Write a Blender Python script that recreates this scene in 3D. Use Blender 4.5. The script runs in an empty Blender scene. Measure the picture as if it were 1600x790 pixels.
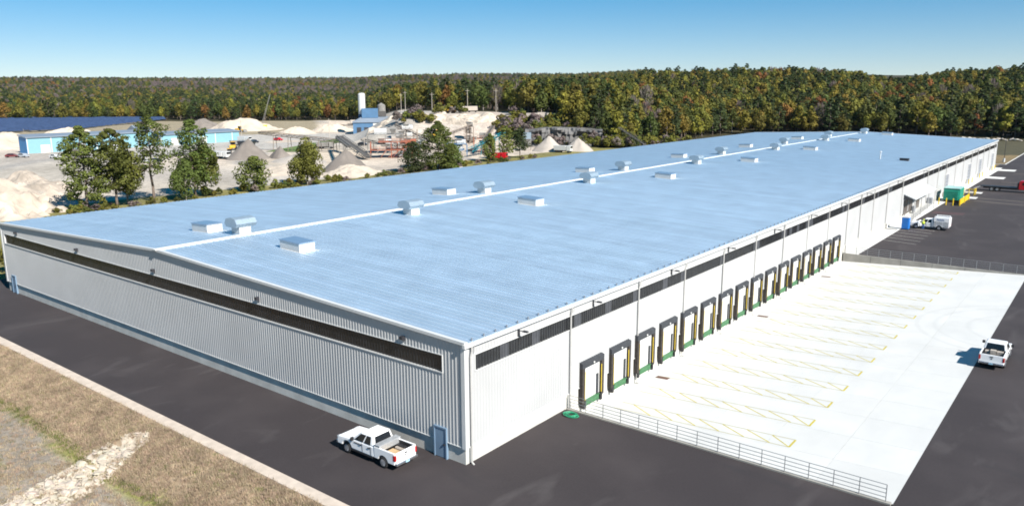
import bpy, math, random
import numpy as np
from mathutils import Vector, Matrix, noise as mnoise
R = math.radians
scene = bpy.context.scene
col = scene.collection
# ------------------------------------------------------------------ camera
CAM = Vector((32.22, -35.90, 24.54))
YAW, PITCH, ROLL = -0.6665017, 0.2067225, -0.00398906
fw = Vector((math.sin(YAW)*math.cos(PITCH), math.cos(YAW)*math.cos(PITCH), -math.sin(PITCH)))
rt = Vector((math.cos(YAW), -math.sin(YAW), 0)); up = rt.cross(fw)
r2 = rt*math.cos(ROLL) + up*math.sin(ROLL); u2 = -rt*math.sin(ROLL) + up*math.cos(ROLL)
cd = bpy.data.cameras.new('camera'); cam = bpy.data.objects.new('camera', cd); col.objects.link(cam)
M = Matrix.Identity(4)
for i in range(3):
    M[i][0] = r2[i]; M[i][1] = u2[i]; M[i][2] = -fw[i]; M[i][3] = CAM[i]
cam.matrix_world = M
cd.sensor_fit = 'HORIZONTAL'; cd.sensor_width = 36; cd.lens = 1219.04/1600*36
cd.clip_start = 0.5; cd.clip_end = 20000
scene.camera = cam
# ------------------------------------------------------------------ sky, sun, exposure
SUN = Vector((1.25, -0.26, 1.0)).normalized()
EL = math.asin(SUN.z); AZ = math.atan2(SUN.x, SUN.y)
w = bpy.data.worlds.new('World'); scene.world = w; w.use_nodes = True
nt = w.node_tree
sky = nt.nodes.new('ShaderNodeTexSky'); sky.sky_type = 'NISHITA'; sky.sun_disc = False
sky.sun_elevation = EL; sky.sun_rotation = AZ; sky.altitude = 3000; sky.air_density = 1.0
sky.dust_density = 0.0; sky.ozone_density = 4.0
hs = nt.nodes.new('ShaderNodeHueSaturation'); hs.inputs['Hue'].default_value = 0.503; hs.inputs['Saturation'].default_value = 1.45
gmn = nt.nodes.new('ShaderNodeGamma'); gmn.inputs['Gamma'].default_value = 0.665
bg = nt.nodes['Background']; bg.inputs['Strength'].default_value = 0.110
nt.links.new(sky.outputs[0], hs.inputs['Color']); nt.links.new(hs.outputs[0], gmn.inputs['Color']); nt.links.new(gmn.outputs[0], bg.inputs['Color'])
sl = bpy.data.lights.new('sun', 'SUN'); sl.energy = 5.0; sl.angle = R(0.53); sl.color = (1, .955, .89)
so = bpy.data.objects.new('sun', sl); col.objects.link(so); so.rotation_euler = SUN.to_track_quat('Z', 'Y').to_euler()
so.location = (60, -60, 80)
scene.view_settings.view_transform = 'Standard'; scene.view_settings.look = 'None'
scene.view_settings.exposure = 0.9; scene.view_settings.gamma = 1
scene.cycles.filter_width = 1.8; scene.cycles.max_bounces = 6; scene.cycles.diffuse_bounces = 3; scene.cycles.glossy_bounces = 3
scene.cycles.sample_clamp_indirect = 8

# ------------------------------------------------------------------ helpers
class MB:
    def __init__(s): s.v = []; s.f = []; s.m = []
    def add(s, vs, fs, mi=0):
        o = len(s.v); s.v += [tuple(p) for p in vs]
        for f in fs: s.f.append(tuple(i+o for i in f)); s.m.append(mi)
        return s
    def box(s, x0, x1, y0, y1, z0, z1, mi=0):
        return s.add([(x0,y0,z0),(x1,y0,z0),(x1,y1,z0),(x0,y1,z0),(x0,y0,z1),(x1,y0,z1),(x1,y1,z1),(x0,y1,z1)],
              [(0,3,2,1),(4,5,6,7),(0,1,5,4),(1,2,6,5),(2,3,7,6),(3,0,4,7)], mi)
    def hexa(s, p, mi=0):
        return s.add(p, [(0,3,2,1),(4,5,6,7),(0,1,5,4),(1,2,6,5),(2,3,7,6),(3,0,4,7)], mi)
    def prism(s, pts, off, mi=0):
        n = len(pts); off = Vector(off); a = [Vector(p) for p in pts]
        return s.add(a+[p+off for p in a], [tuple(range(n))[::-1], tuple(range(n, 2*n))] + [(i,(i+1)%n,n+(i+1)%n,n+i) for i in range(n)], mi)
    def tube(s, p, q, r, n=8, r2=None, mi=0):
        p = Vector(p); q = Vector(q); r2 = r if r2 is None else r2
        d = (q-p).normalized(); a = d.orthogonal().normalized(); b = d.cross(a)
        vs = []
        for c, rr in ((p, r), (q, r2)):
            for i in range(n):
                t = 2*math.pi*i/n; vs.append(c+(a*math.cos(t)+b*math.sin(t))*rr)
        return s.add(vs, [(i,(i+1)%n,n+(i+1)%n,n+i) for i in range(n)]+[tuple(range(n))[::-1], tuple(range(n,2*n))], mi)
    def bar(s, p, q, wd, ht, mi=0):
        p = Vector(p); q = Vector(q); d = (q-p).normalized()
        a = d.cross(Vector((0,0,1)))
        if a.length < 1e-3: a = Vector((1,0,0))
        a.normalize(); b = a.cross(d)
        vs = []
        for c in (p, q):
            for sx, sy in ((-1,-1),(1,-1),(1,1),(-1,1)): vs.append(c+a*sx*wd/2+b*sy*ht/2)
        return s.add(vs, [(0,3,2,1),(4,5,6,7),(0,1,5,4),(1,2,6,5),(2,3,7,6),(3,0,4,7)], mi)
    def lathe(s, prof, c=(0,0,0), n=20, axis='z', mi=0):
        vs = []; c = Vector(c)
        for (r, z) in prof:
            for i in range(n):
                t = 2*math.pi*i/n; x, y = r*math.cos(t), r*math.sin(t)
                vs.append(c+(Vector((x,y,z)) if axis=='z' else Vector((x,z,y))))
        fs = []
        for k in range(len(prof)-1):
            for i in range(n): fs.append((k*n+i, k*n+(i+1)%n, (k+1)*n+(i+1)%n, (k+1)*n+i))
        fs.append(tuple(range(n))[::-1]); fs.append(tuple(range((len(prof)-1)*n, len(prof)*n)))
        return s.add(vs, fs, mi)
    def mesh(s, name, mats, smooth=False):
        me = bpy.data.meshes.new(name); me.from_pydata(s.v, [], s.f)
        for m in (mats if isinstance(mats, (list, tuple)) else [mats]): me.materials.append(m)
        if any(s.m): me.polygons.foreach_set('material_index', s.m)
        if smooth: me.polygons.foreach_set('use_smooth', [True]*len(s.f))
        me.update(); return me
    def build(s, name, mats, parent=None, smooth=False, bevel=0, loc=None, rz=None):
        o = bpy.data.objects.new(name, s.mesh(name, mats, smooth)); col.objects.link(o)
        if parent: o.parent = parent
        if loc: o.location = loc
        if rz is not None: o.rotation_euler.z = rz
        if bevel:
            b = o.modifiers.new('bevel', 'BEVEL'); b.width = bevel; b.segments = 3 if bevel > .05 else 2; b.limit_method = 'ANGLE'; b.angle_limit = R(40)
        return o
def tag(o, label=None, cat=None, group=None, kind=None):
    if label: o['label'] = label
    if cat: o['category'] = cat
    if group: o['group'] = group
    if kind: o['kind'] = kind
    return o
def empty(name, loc=(0,0,0), rz=0, label=None, cat=None, group=None):
    o = bpy.data.objects.new(name, None); col.objects.link(o); o.location = loc; o.rotation_euler.z = rz
    o.empty_display_size = .3
    return tag(o, label, cat, group)
def inst(name, me, parent=None, loc=(0,0,0), rz=0, scale=None, rot=None):
    o = bpy.data.objects.new(name, me); col.objects.link(o); o.parent = parent; o.location = loc
    o.rotation_euler = rot if rot else (0,0,rz)
    if scale: o.scale = scale
    return o
def copy_tree(o, parent=None):
    c = o.copy(); col.objects.link(c); c.parent = parent
    for ch in list(o.children): copy_tree(ch, c)
    return c
def mat(name, c, rough=.6, metal=0., var=.12, scale=1.5, bump=0., bscale=20., rvar=0., c2=None, trans=0., objrand=0., spec=None, detail=5, huer=.05):
    m = bpy.data.materials.new(name); m.use_nodes = True; t = m.node_tree; N = t.nodes; L = t.links
    b = N['Principled BSDF']; b.inputs['Roughness'].default_value = rough; b.inputs['Metallic'].default_value = metal
    if spec is not None: b.inputs['Specular IOR Level'].default_value = spec
    geo = N.new('ShaderNodeNewGeometry')
    nz = N.new('ShaderNodeTexNoise'); nz.inputs['Scale'].default_value = scale; nz.inputs['Detail'].default_value = detail
    L.new(geo.outputs['Position'], nz.inputs['Vector'])
    rp = N.new('ShaderNodeValToRGB'); rp.color_ramp.elements[0].position = .3; rp.color_ramp.elements[1].position = .7
    lo = [max(0, x*(1-var)) for x in c]; hi = [x*(1+var) for x in (c2 or c)]
    rp.color_ramp.elements[0].color = (*lo, 1); rp.color_ramp.elements[1].color = (*hi, 1)
    L.new(nz.outputs['Fac'], rp.inputs['Fac']); out = rp.outputs['Color']
    if objrand:
        oi = N.new('ShaderNodeObjectInfo'); h = N.new('ShaderNodeHueSaturation')
        mr = N.new('ShaderNodeMapRange'); mr.inputs['To Min'].default_value = 1-objrand; mr.inputs['To Max'].default_value = 1+objrand
        L.new(oi.outputs['Random'], mr.inputs['Value']); L.new(mr.outputs[0], h.inputs['Value'])
        m2 = N.new('ShaderNodeMath'); m2.operation = 'MULTIPLY_ADD'
        m2.inputs[1].default_value = huer; m2.inputs[2].default_value = .5-huer/2
        fr = N.new('ShaderNodeMath'); fr.operation = 'MULTIPLY'; fr.inputs[1].default_value = 7.31
        fr2 = N.new('ShaderNodeMath'); fr2.operation = 'FRACT'
        L.new(oi.outputs['Random'], fr.inputs[0]); L.new(fr.outputs[0], fr2.inputs[0]); L.new(fr2.outputs[0], m2.inputs[0]); L.new(m2.outputs[0], h.inputs['Hue'])
        L.new(out, h.inputs['Color']); out = h.outputs['Color']
    L.new(out, b.inputs['Base Color'])
    if rvar:
        mr = N.new('ShaderNodeMapRange'); mr.inputs['To Min'].default_value = rough-rvar; mr.inputs['To Max'].default_value = rough+rvar
        L.new(nz.outputs['Fac'], mr.inputs['Value']); L.new(mr.outputs[0], b.inputs['Roughness'])
    if bump:
        n2 = N.new('ShaderNodeTexNoise'); n2.inputs['Scale'].default_value = bscale; n2.inputs['Detail'].default_value = 6
        L.new(geo.outputs['Position'], n2.inputs['Vector'])
        bp = N.new('ShaderNodeBump'); bp.inputs['Strength'].default_value = 1; bp.inputs['Distance'].default_value = bump
        L.new(n2.outputs['Fac'], bp.inputs['Height']); L.new(bp.outputs[0], b.inputs['Normal'])
    if trans:
        tr = N.new('ShaderNodeBsdfTranslucent'); mx = N.new('ShaderNodeMixShader'); mx.inputs[0].default_value = trans
        L.new(out, tr.inputs['Color']); L.new(b.outputs[0], mx.inputs[1]); L.new(tr.outputs[0], mx.inputs[2])
        L.new(mx.outputs[0], N['Material Output'].inputs['Surface'])
    return m
def sm(t): t = max(0., min(1., t)); return t*t*(3-2*t)
def nz(x, y, s, o=0): return mnoise.noise((x*s+o*17.3, y*s-o*9.1, o*3.7))

# ------------------------------------------------------------------ materials
WALL = mat('white_cladding', (.42,.422,.42), .45, var=.05, scale=.25, rvar=.06)
TRIM = mat('white_trim', (.56,.56,.545), .4, var=.04)
DSP = mat('downspout_metal', (.42,.41,.39), .45, var=.08)
FOUND = mat('foundation_concrete', (.50,.485,.445), .85, var=.14, scale=.7, bump=.004)
CONC = mat('retaining_concrete', (.28,.265,.235), .9, var=.16, scale=.8, bump=.006)
APRON = mat('apron_concrete', (.56,.555,.53), .85, var=.07, scale=.4, bump=.003)
STRIPG = mat('strip_window', (.013,.014,.016), .22, var=.35, scale=1.1)
STRIPL = mat('strip_window_light', (.055,.058,.066), .3, var=.2, scale=1.1)
ROOF = mat('galvalume_roof', (.56,.67,.76), .42, objrand=.05, huer=.004, metal=.6, var=.05, scale=.35, rvar=.05)
VENTG = mat('vent_metal', (.36,.44,.50), .4, metal=.5, var=.06, scale=2)
VENTW = mat('vent_white', (.50,.51,.51), .5, var=.05)
DARK = mat('dark_fixture', (.03,.03,.035), .5, var=.2)
RAIL = mat('galvanised_rail', (.24,.25,.26), .45, metal=.5, var=.1, scale=6)
DOORB = mat('blue_grey_door', (.16,.235,.32), .5, var=.05)
FOAM = mat('black_foam', (.028,.030,.034), .75, var=.25, scale=3)
FOAMT = mat('shelter_header', (.034,.037,.043), .7, var=.2, scale=2)
FOAMS = mat('shelter_side', (.035,.028,.023), .8, var=.3, scale=3)
YEL = mat('safety_yellow', (.60,.42,.012), .5, var=.08, scale=3)
YPAINT = mat('yellow_line_paint', (.48,.40,.05), .8, var=.2, scale=4)
YFAINT = mat('worn_line_paint', (.42,.385,.20), .85, var=.15, scale=3)
GREEN = mat('green_paint', (.05,.15,.065), .55, var=.2, scale=3)
WHITEP = mat('white_car_paint', (.78,.78,.78), .22, var=.02)
BLK = mat('black_plastic', (.018,.018,.02), .5, var=.2, scale=5)
TYRE = mat('rubber', (.015,.015,.016), .85, var=.2, scale=8)
RIM = mat('alloy', (.52,.53,.55), .3, metal=.8, var=.1)
GLASS = mat('tinted_glass', (.012,.014,.017), .06, var=.1)
RED = mat('red_lens', (.35,.012,.012), .25, var=.1)
REDP = mat('red_truck_paint', (.45,.012,.02), .25, var=.05)
CHROME = mat('chrome', (.6,.6,.61), .2, metal=.9, var=.04)
PLATE = mat('licence_plate', (.35,.55,.68), .4, var=.1, scale=8)
ALU = mat('diamond_plate', (.55,.56,.57), .42, metal=.6, var=.1, scale=8)
PLY = mat('plywood', (.44,.31,.17), .8, var=.12, scale=4)
PBLUE = mat('toilet_blue', (.01,.16,.52), .5, var=.08)
GENG = mat('generator_green', (.015,.25,.17), .45, var=.08)
HOSE = mat('green_hose', (.02,.26,.13), .5, var=.2, scale=6)
STONE = mat('riprap_stone', (.43,.37,.295), .9, var=.22, scale=2.2, bump=.03, bscale=6, objrand=.12)
BOULD = mat('boulder_stone', (.40,.36,.31), .9, var=.22, scale=1.2, bump=.05, bscale=3, objrand=.12)
SAND = mat('pale_sand', (.45,.38,.305), .95, var=.16, scale=.12, bump=.12, bscale=.8)
SANDW = mat('weathered_sand', (.38,.32,.26), .95, var=.38, scale=.22, bump=.25, bscale=.7)
GRAV = mat('grey_gravel', (.17,.147,.128), .95, var=.16, scale=.25, bump=.08, bscale=2)
GRAVL = mat('light_gravel', (.38,.335,.29), .95, var=.12, scale=.25, bump=.08, bscale=2)
ROCK = mat('quarry_rock', (.13,.125,.12), .9, var=.45, scale=.12, bump=.5, bscale=.35)
ROCKP = mat('shot_rock', (.43,.365,.295), .95, var=.45, scale=.3, bump=.6, bscale=.6)
SHEDB = mat('pale_blue_siding', (.19,.36,.42), .5, var=.04, scale=.3)
SHEDD = mat('deep_blue_siding', (.03,.19,.42), .5, var=.06, scale=.3)
SHEDR = mat('shed_roof', (.24,.28,.33), .5, metal=.3, var=.08, scale=.3)
SOLAR = mat('solar_panel', (.035,.055,.11), .25, var=.2, scale=.5)
RUST = mat('rusty_steel', (.28,.09,.05), .8, var=.35, scale=.8)
STEEL = mat('plant_steel', (.20,.19,.175), .7, var=.25, scale=.8)
BELT = mat('conveyor_belt', (.07,.065,.06), .85, var=.2)
TEAL = mat('teal_paint', (.01,.20,.24), .5, var=.12)
BLUEM = mat('plant_blue', (.06,.14,.25), .6, var=.1, scale=.4)
CATY = mat('machine_yellow', (.62,.36,.03), .5, var=.15, scale=2)
WOOD = mat('weathered_pole', (.30,.26,.22), .9, var=.15, scale=3)
BARK = mat('bark', (.13,.10,.08), .95, var=.25, scale=4)
BARKG = mat('pale_bark', (.26,.23,.20), .95, var=.2, scale=4)
SKIN = mat('skin', (.50,.30,.21), .6, var=.05)
HIVIS = mat('hi_vis_vest', (.55,.72,.06), .7, var=.06)
JEAN = mat('blue_jeans', (.04,.10,.25), .85, var=.15, scale=12)
BLOCK = mat('reddish_block', (.30,.19,.16), .9, var=.2, scale=.6)

def roof_streaks(m):
    # fine weathering along the panels and soft panel-to-panel tone
    t = m.node_tree; N = t.nodes; L = t.links; b = N['Principled BSDF']
    geo = N.new('ShaderNodeNewGeometry'); mp = N.new('ShaderNodeMapping'); mp.inputs['Scale'].default_value = (.012, 2.4, 1)
    n = N.new('ShaderNodeTexNoise'); n.inputs['Scale'].default_value = 1; n.inputs['Detail'].default_value = 4
    L.new(geo.outputs['Position'], mp.inputs['Vector']); L.new(mp.outputs[0], n.inputs['Vector'])
    bp = N.new('ShaderNodeBump'); bp.inputs['Strength'].default_value = .35; bp.inputs['Distance'].default_value = .012
    L.new(n.outputs['Fac'], bp.inputs['Height']); L.new(bp.outputs[0], b.inputs['Normal'])
roof_streaks(ROOF)
def asphalt_mat():
    m = mat('asphalt', (.029,.0225,.0235), .88, var=.12, scale=6, bump=.004, bscale=60)
    t = m.node_tree; N = t.nodes; L = t.links; b = N['Principled BSDF']; geo = N.new('ShaderNodeNewGeometry')
    prev = b.inputs['Base Color'].links[0].from_socket
    def layer(scale, lo, hi, colr, amt, sc=(1,1,1), dist=0):
        nonlocal prev
        mp = N.new('ShaderNodeMapping'); mp.inputs['Scale'].default_value = sc
        n = N.new('ShaderNodeTexNoise'); n.inputs['Scale'].default_value = scale; n.inputs['Detail'].default_value = 6; n.inputs['Distortion'].default_value = dist
        r = N.new('ShaderNodeMapRange'); r.inputs['From Min'].default_value = lo; r.inputs['From Max'].default_value = hi; r.inputs['To Max'].default_value = amt
        mx = N.new('ShaderNodeMix'); mx.data_type = 'RGBA'; mx.inputs['B'].default_value = (*colr, 1)
        L.new(geo.outputs['Position'], mp.inputs['Vector']); L.new(mp.outputs[0], n.inputs['Vector']); L.new(n.outputs['Fac'], r.inputs['Value'])
        L.new(r.outputs[0], mx.inputs['Factor']); L.new(prev, mx.inputs['A']); prev = mx.outputs['Result']
    layer(.12, .45, .75, (.052,.042,.042), .8)
    layer(.30, .58, .8, (.105,.094,.091), .4, (1, .35, 1), 1.2)
    layer(.3, .6, .72, (.022,.02,.022), .6, (.3, 1, 1))
    L.new(prev, b.inputs['Base Color']); return m
ASPH = asphalt_mat()
def yard_mat():
    m = mat('yard_concrete', (.55,.547,.525), .82, objrand=.025, huer=.004, var=.05, scale=.25, bump=.002, bscale=30)
    t = m.node_tree; N = t.nodes; L = t.links; b = N['Principled BSDF']; geo = N.new('ShaderNodeNewGeometry')
    prev = b.inputs['Base Color'].links[0].from_socket
    sp = N.new('ShaderNodeSeparateXYZ'); L.new(geo.outputs['Position'], sp.inputs[0])
    # curved tyre scuffs where trucks swing round
    for (cx, cy, rad) in ((27, 57, 9.0), (27, 57, 10.7), (27.5, 57, 6.4)):
        d = N.new('ShaderNodeVectorMath'); d.operation = 'DISTANCE'; d.inputs[1].default_value = (cx, cy, -.1)
        L.new(geo.outputs['Position'], d.inputs[0])
        s = N.new('ShaderNodeMath'); s.operation = 'SUBTRACT'; s.inputs[1].default_value = rad
        a = N.new('ShaderNodeMath'); a.operation = 'ABSOLUTE'; L.new(d.outputs['Value'], s.inputs[0]); L.new(s.outputs[0], a.inputs[0])
        r = N.new('ShaderNodeMapRange'); r.inputs['From Min'].default_value = .34; r.inputs['From Max'].default_value = .1; r.inputs['To Max'].default_value = .15
        L.new(a.outputs[0], r.inputs['Value'])
        mx = N.new('ShaderNodeMix'); mx.data_type = 'RGBA'; mx.inputs['B'].default_value = (.32,.325,.32,1)
        L.new(r.outputs[0], mx.inputs['Factor']); L.new(prev, mx.inputs['A']); prev = mx.outputs['Result']
    mp = N.new('ShaderNodeMapping'); mp.inputs['Scale'].default_value = (.5, .16, 1)
    n = N.new('ShaderNodeTexNoise'); n.inputs['Scale'].default_value = 1; n.inputs['Detail'].default_value = 5
    L.new(geo.outputs['Position'], mp.inputs['Vector']); L.new(mp.outputs[0], n.inputs['Vector'])
    r = N.new('ShaderNodeMapRange'); r.inputs['From Min'].default_value = .48; r.inputs['From Max'].default_value = .75; r.inputs['To Max'].default_value = .5
    L.new(n.outputs['Fac'], r.inputs['Value'])
    mx = N.new('ShaderNodeMix'); mx.data_type = 'RGBA'; mx.inputs['B'].default_value = (.475,.48,.47,1)
    L.new(r.outputs[0], mx.inputs['Factor']); L.new(prev, mx.inputs['A']); prev = mx.outputs['Result']
    L.new(prev, b.inputs['Base Color']); return m
YARD = yard_mat()
def leafmat(name, c, c2=None): return mat(name, c, .7, var=.35, scale=.45, c2=c2, trans=.25, objrand=.22, spec=.2)
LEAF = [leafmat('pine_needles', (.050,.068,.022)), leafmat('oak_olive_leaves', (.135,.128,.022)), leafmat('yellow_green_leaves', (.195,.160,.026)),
        leafmat('russet_leaves', (.19,.095,.026)), leafmat('bare_twigs', (.165,.13,.118)), leafmat('deep_green_leaves', (.076,.092,.021))]

# ------------------------------------------------------------------ terrain
def polar(x, y):
    dx, dy = x-CAM.x, y-CAM.y
    return math.hypot(dx, dy), math.degrees(math.atan2(dx, dy))
def interp(t, tab):
    if t <= tab[0][0]: return tab[0][1]
    for (a, b), (c, d) in zip(tab, tab[1:]):
        if t <= c: return b+(d-b)*(t-a)/(c-a)
    return tab[-1][1]
FRONT = [(-80,790),(-71,770),(-64,730),(-56,690),(-50,665),(-47.5,560),(-45,455),(-40,430),(-37.8,405),(-37.2,380),(-34.9,380),(-34.3,352),(-30.5,350),(-28.5,364),(-26,385),(-23,440),(5,446)]
def front(az): return interp(az, FRONT)
def height(x, y):
    if -75 < x < 67 and -6.5 < y < 246: return -2.6
    d, az = polar(x, y)
    h = -.06
    if y < -9.2 and d < 400: h -= 1.5*sm((-9.3-y)/6)
    if d > 300:
        f = 56+8*nz(x, y, .0006, 2)+6*nz(x, y, .002, 3)
        h += f*sm((d-1100)/2700)
        k = sm((az+40)/13)
        hill = 24.5*sm((d-425)/330)*k*(1-.30*math.exp(-((az+12.3)/2.2)**2)) + 3*k*nz(x, y, .006, 5)*sm((d-450)/200)
        d0 = 335+100*sm((az+33)/8)
        plat = (13-9*sm((az+30)/6))*sm((d-d0)/50)*sm((az+50)/4.5)
        h += max(hill, plat)
    if 300 < d < 5000: h += 1.2*nz(x, y, .01, 7)*sm((d-480)/200)
    return h
def zone(x, y):
    d, az = polar(x, y); n = nz(x, y, .05, 1); n2 = nz(x, y, .012, 4)
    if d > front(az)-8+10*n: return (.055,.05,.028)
    if az > -38 and d > 341+8*n: return (.085,.078,.05)
    if y > 240 and x > -110: return (.20+.03*n,.15+.02*n,.085)          # dry field north of the warehouse
    if x < -82:
        if -150+14*n2 < x < -82: return (.20+.05*n,.18+.04*n,.07)          # rough grass behind the warehouse
        g = sm((n2+.15)/.5)
        c = Vector((.50,.425,.345)).lerp(Vector((.41,.365,.31)), g)
        c = c*(1+.22*nz(x, y, .03, 41)+.18*nz(x*.35+y, y, .09, 42)); c.z *= 1-.06*nz(x, y, .02, 43)
        if abs(nz(x, y, .011, 44)) < .045: c = Vector((.33,.305,.275))
        if d > 470 and az < -52: c = Vector((.30,.25,.17))                    # scrub around the solar field
        if x < -255 and d < 470 and n2 > -.2 and az > -66: c = Vector((.41,.38,.34))
        return tuple(c*(1+.12*n))
    t = -9.15-y                                                             # verge in front of the gable
    if t > -2:
        c = Vector((.30,.225,.15))
        edge = 5.1+.5*n+.9*nz(x, y, .12, 8)
        if t > edge: c = Vector((.25,.215,.175))
        if abs(t-edge+.1) < .5: c = Vector((.20,.19,.07))
        if nz(x, y, .16, 11) > .24: c = c.lerp(Vector((.22,.19,.075)), .6)
        return tuple(c*(1+.18*n))
    return (.24,.19,.10)
def grow(a, step, g, end):
    out = [a]; s = step
    while abs(out[-1]) < abs(end): out.append(out[-1]+s); s *= g
    return out[1:]
xs = sorted(set([round(v,2) for v in list(np.arange(-150, 71, 1.5))+[-76,-74.9,66,68.9]+list(np.arange(-420,-150,3.0))+grow(-420,-4,1.05,-4600)+grow(71,4,1.12,3000)]))
ys = sorted(set([round(v,2) for v in list(np.arange(-40, 14, .75))+[-7.6,-6.6,-6.4,245.9,246.1]+list(np.arange(14,440,3.0))+grow(440,4,1.05,4600)+grow(-40,-2,1.15,-900)]))
gv = [(x, y, height(x, y)) for y in ys for x in xs]; nx = len(xs)
gf = [(j*nx+i, j*nx+i+1, (j+1)*nx+i+1, (j+1)*nx+i) for j in range(len(ys)-1) for i in range(nx-1)]
gm = bpy.data.meshes.new('ground'); gm.from_pydata(gv, [], gf)
ca = gm.color_attributes.new('zone', 'FLOAT_COLOR', 'POINT')
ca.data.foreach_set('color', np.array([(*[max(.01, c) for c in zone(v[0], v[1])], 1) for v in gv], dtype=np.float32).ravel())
gm.polygons.foreach_set('use_smooth', [True]*len(gf))
GND = mat('ground', (1,1,1), .95, var=.0, bump=.05, bscale=3)
t = GND.node_tree; N = t.nodes; L = t.links; b = N['Principled BSDF']; b.inputs['Specular IOR Level'].default_value = .1
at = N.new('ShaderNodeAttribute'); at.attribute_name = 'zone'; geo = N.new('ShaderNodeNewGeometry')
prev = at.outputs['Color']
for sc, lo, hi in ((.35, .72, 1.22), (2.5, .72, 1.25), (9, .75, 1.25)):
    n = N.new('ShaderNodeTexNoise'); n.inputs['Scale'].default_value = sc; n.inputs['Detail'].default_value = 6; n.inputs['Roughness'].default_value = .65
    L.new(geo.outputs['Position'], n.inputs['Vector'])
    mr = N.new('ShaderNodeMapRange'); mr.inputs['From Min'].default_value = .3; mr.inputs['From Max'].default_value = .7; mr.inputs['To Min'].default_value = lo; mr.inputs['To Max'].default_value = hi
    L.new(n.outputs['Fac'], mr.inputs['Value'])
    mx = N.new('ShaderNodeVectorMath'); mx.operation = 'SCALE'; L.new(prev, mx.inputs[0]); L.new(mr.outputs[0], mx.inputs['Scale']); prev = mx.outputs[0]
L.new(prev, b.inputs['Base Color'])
gm.materials.append(GND)
ground = bpy.data.objects.new('ground', gm); col.objects.link(ground); tag(ground, 'dry grass, sandy quarry floor and wooded hills around the warehouse', kind='structure')

# ------------------------------------------------------------------ pavements
pv = MB()
for (x0,x1,y0,y1) in ((-95,70,-8.25,.3),(-.05,70,.3,11.7),(23.7,70,11.7,86.2),(-.05,70,86.2,262),(-84,-76.6,.3,249),(1.5,9.5,262,430)):
    pv.box(x0,x1,y0,y1,-.35,0)
asph = pv.build('asphalt_road', ASPH); tag(asph, 'dark asphalt drive and lot around the warehouse', kind='structure')
ce = MB().box(-95, 30, -9.15, -8.25, -.4, .03).build('concrete_edge_strip', mat('edge_strip', (.50,.42,.345), .9, var=.12, scale=1.5, bump=.004)); tag(ce, 'pale concrete strip edging the asphalt drive', kind='structure')
kb = MB()
kb.box(1.3, 1.5, 262, 430, -.3, .13); kb.box(-60, 1.5, 261.8, 262, -.3, .13)
ko = kb.build('kerb', APRON); tag(ko, 'pale kerb between the far lot and the dry field', kind='structure')
HY = 1.2
def yz(x): return -HY+HY*x/23.7
yd = MB(); yd.hexa([(0,12,-1.6),(23.7,12,-.5),(23.7,86,-.5),(0,86,-1.6),(0,12,-HY-.04),(23.7,12,-.036),(23.7,86,-.036),(0,86,-HY-.04)])
yard = yd.build('loading_yard', CONC); tag(yard, 'bleached concrete loading yard sloping down to the dock doors', kind='structure')
sx, sy_ = 23.7/5, 74/17
slab = MB(); slab.hexa([(0,0,-.03),(sx-.014,0,-.03+HY/5),(sx-.014,sy_-.014,-.03+HY/5),(0,sy_-.014,-.03),(0,0,0),(sx-.014,0,HY/5*(sx-.014)/sx),(sx-.014,sy_-.014,HY/5*(sx-.014)/sx),(0,sy_-.014,0)])
slab_me = slab.mesh('slab', YARD)
for i in range(5):
    for j in range(17): inst('slab', slab_me, yard, (i*sx+.007, 12+j*sy_+.007, yz(i*sx)))
ap = MB(); ap.box(0, 2.15, 86.4, 249, -.3, .03)
for (x0,x1,y0,y1) in ((2.15,6.6,165.2,168.6),(2.15,6.2,176,179),(2.15,6.4,213.6,219),(2.15,6.4,238.5,244)): ap.box(x0,x1,y0,y1,-.3,.028)
apo = ap.build('concrete_apron', APRON); tag(apo, 'white concrete apron along the far part of the long wall', kind='structure')
DY0, DSP_ = 15.15, 4.43
def flat_strip(mb, p, q, wd, mi=0, up_=.006, f=yz):
    p = Vector((*p, 0)); q = Vector((*q, 0)); d = (q-p).normalized(); a = Vector((-d.y, d.x, 0))*wd/2
    vs = [Vector((c.x, c.y, f(c.x)+up_)) for c in (p-a, q-a, q+a, p+a)]
    mb.add(vs, [(0,1,2,3)])
for k in range(-1, 16):                                     # hatched bands between the dock bays
    yc = DY0+DSP_*(k+.5); y0, y1 = yc-.72, yc+.72
    if k < 0: y0, y1 = 12.5, 13.5
    mb = MB(); mf = MB()
    x = 2.6
    while x < 15.6:
        xe = min(x+2.2, 15.8); flat_strip(mb, (x, y1-.05), (xe, y0+.05), .095); x += 1.93
    flat_strip(mb, (15.85, y0), (15.85, y1), .15)
    flat_strip(mf, (1.5, y0), (15.85, y0), .07, up_=.012); flat_strip(mf, (1.5, y1), (15.85, y1), .07, up_=.012)
    if k >= 0: mb.build('hatched_marking', YPAINT, yard); mf.build('bay_line', YFAINT, yard)
mb = MB(); flat_strip(mb, (15.0,13.0),(16.6,12.6),.1); flat_strip(mb, (15.3,12.9),(15.8,12.4),.1); mb.build('hatched_marking', YPAINT, yard)
for y in (101.2, 104.1, 107.1, 110.1, 113.1, 116.1, 119.1):
    mb = MB(); flat_strip(mb, (2.3,y),(7.4,y-.9),.11,f=lambda x:0); mb.build('parking_line', mat('white_line_paint',(.52,.50,.46),.8,var=.2,scale=4) if 'white_line_paint' not in bpy.data.materials else bpy.data.materials['white_line_paint'], asph)
REDL = mat('faded_red_paint', (.16,.055,.06), .85, var=.3, scale=2)
for (p, q) in (((2.8,137.6),(8.2,138.6)),((2.8,139.4),(8.2,140.2))):
    mb = MB(); flat_strip(mb, p, q, .35, f=lambda x:0); mb.build('fire_lane_line', REDL, asph)
PATCH = mat('brown_patch', (.085,.07,.06), .9, var=.2, scale=1)
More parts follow.
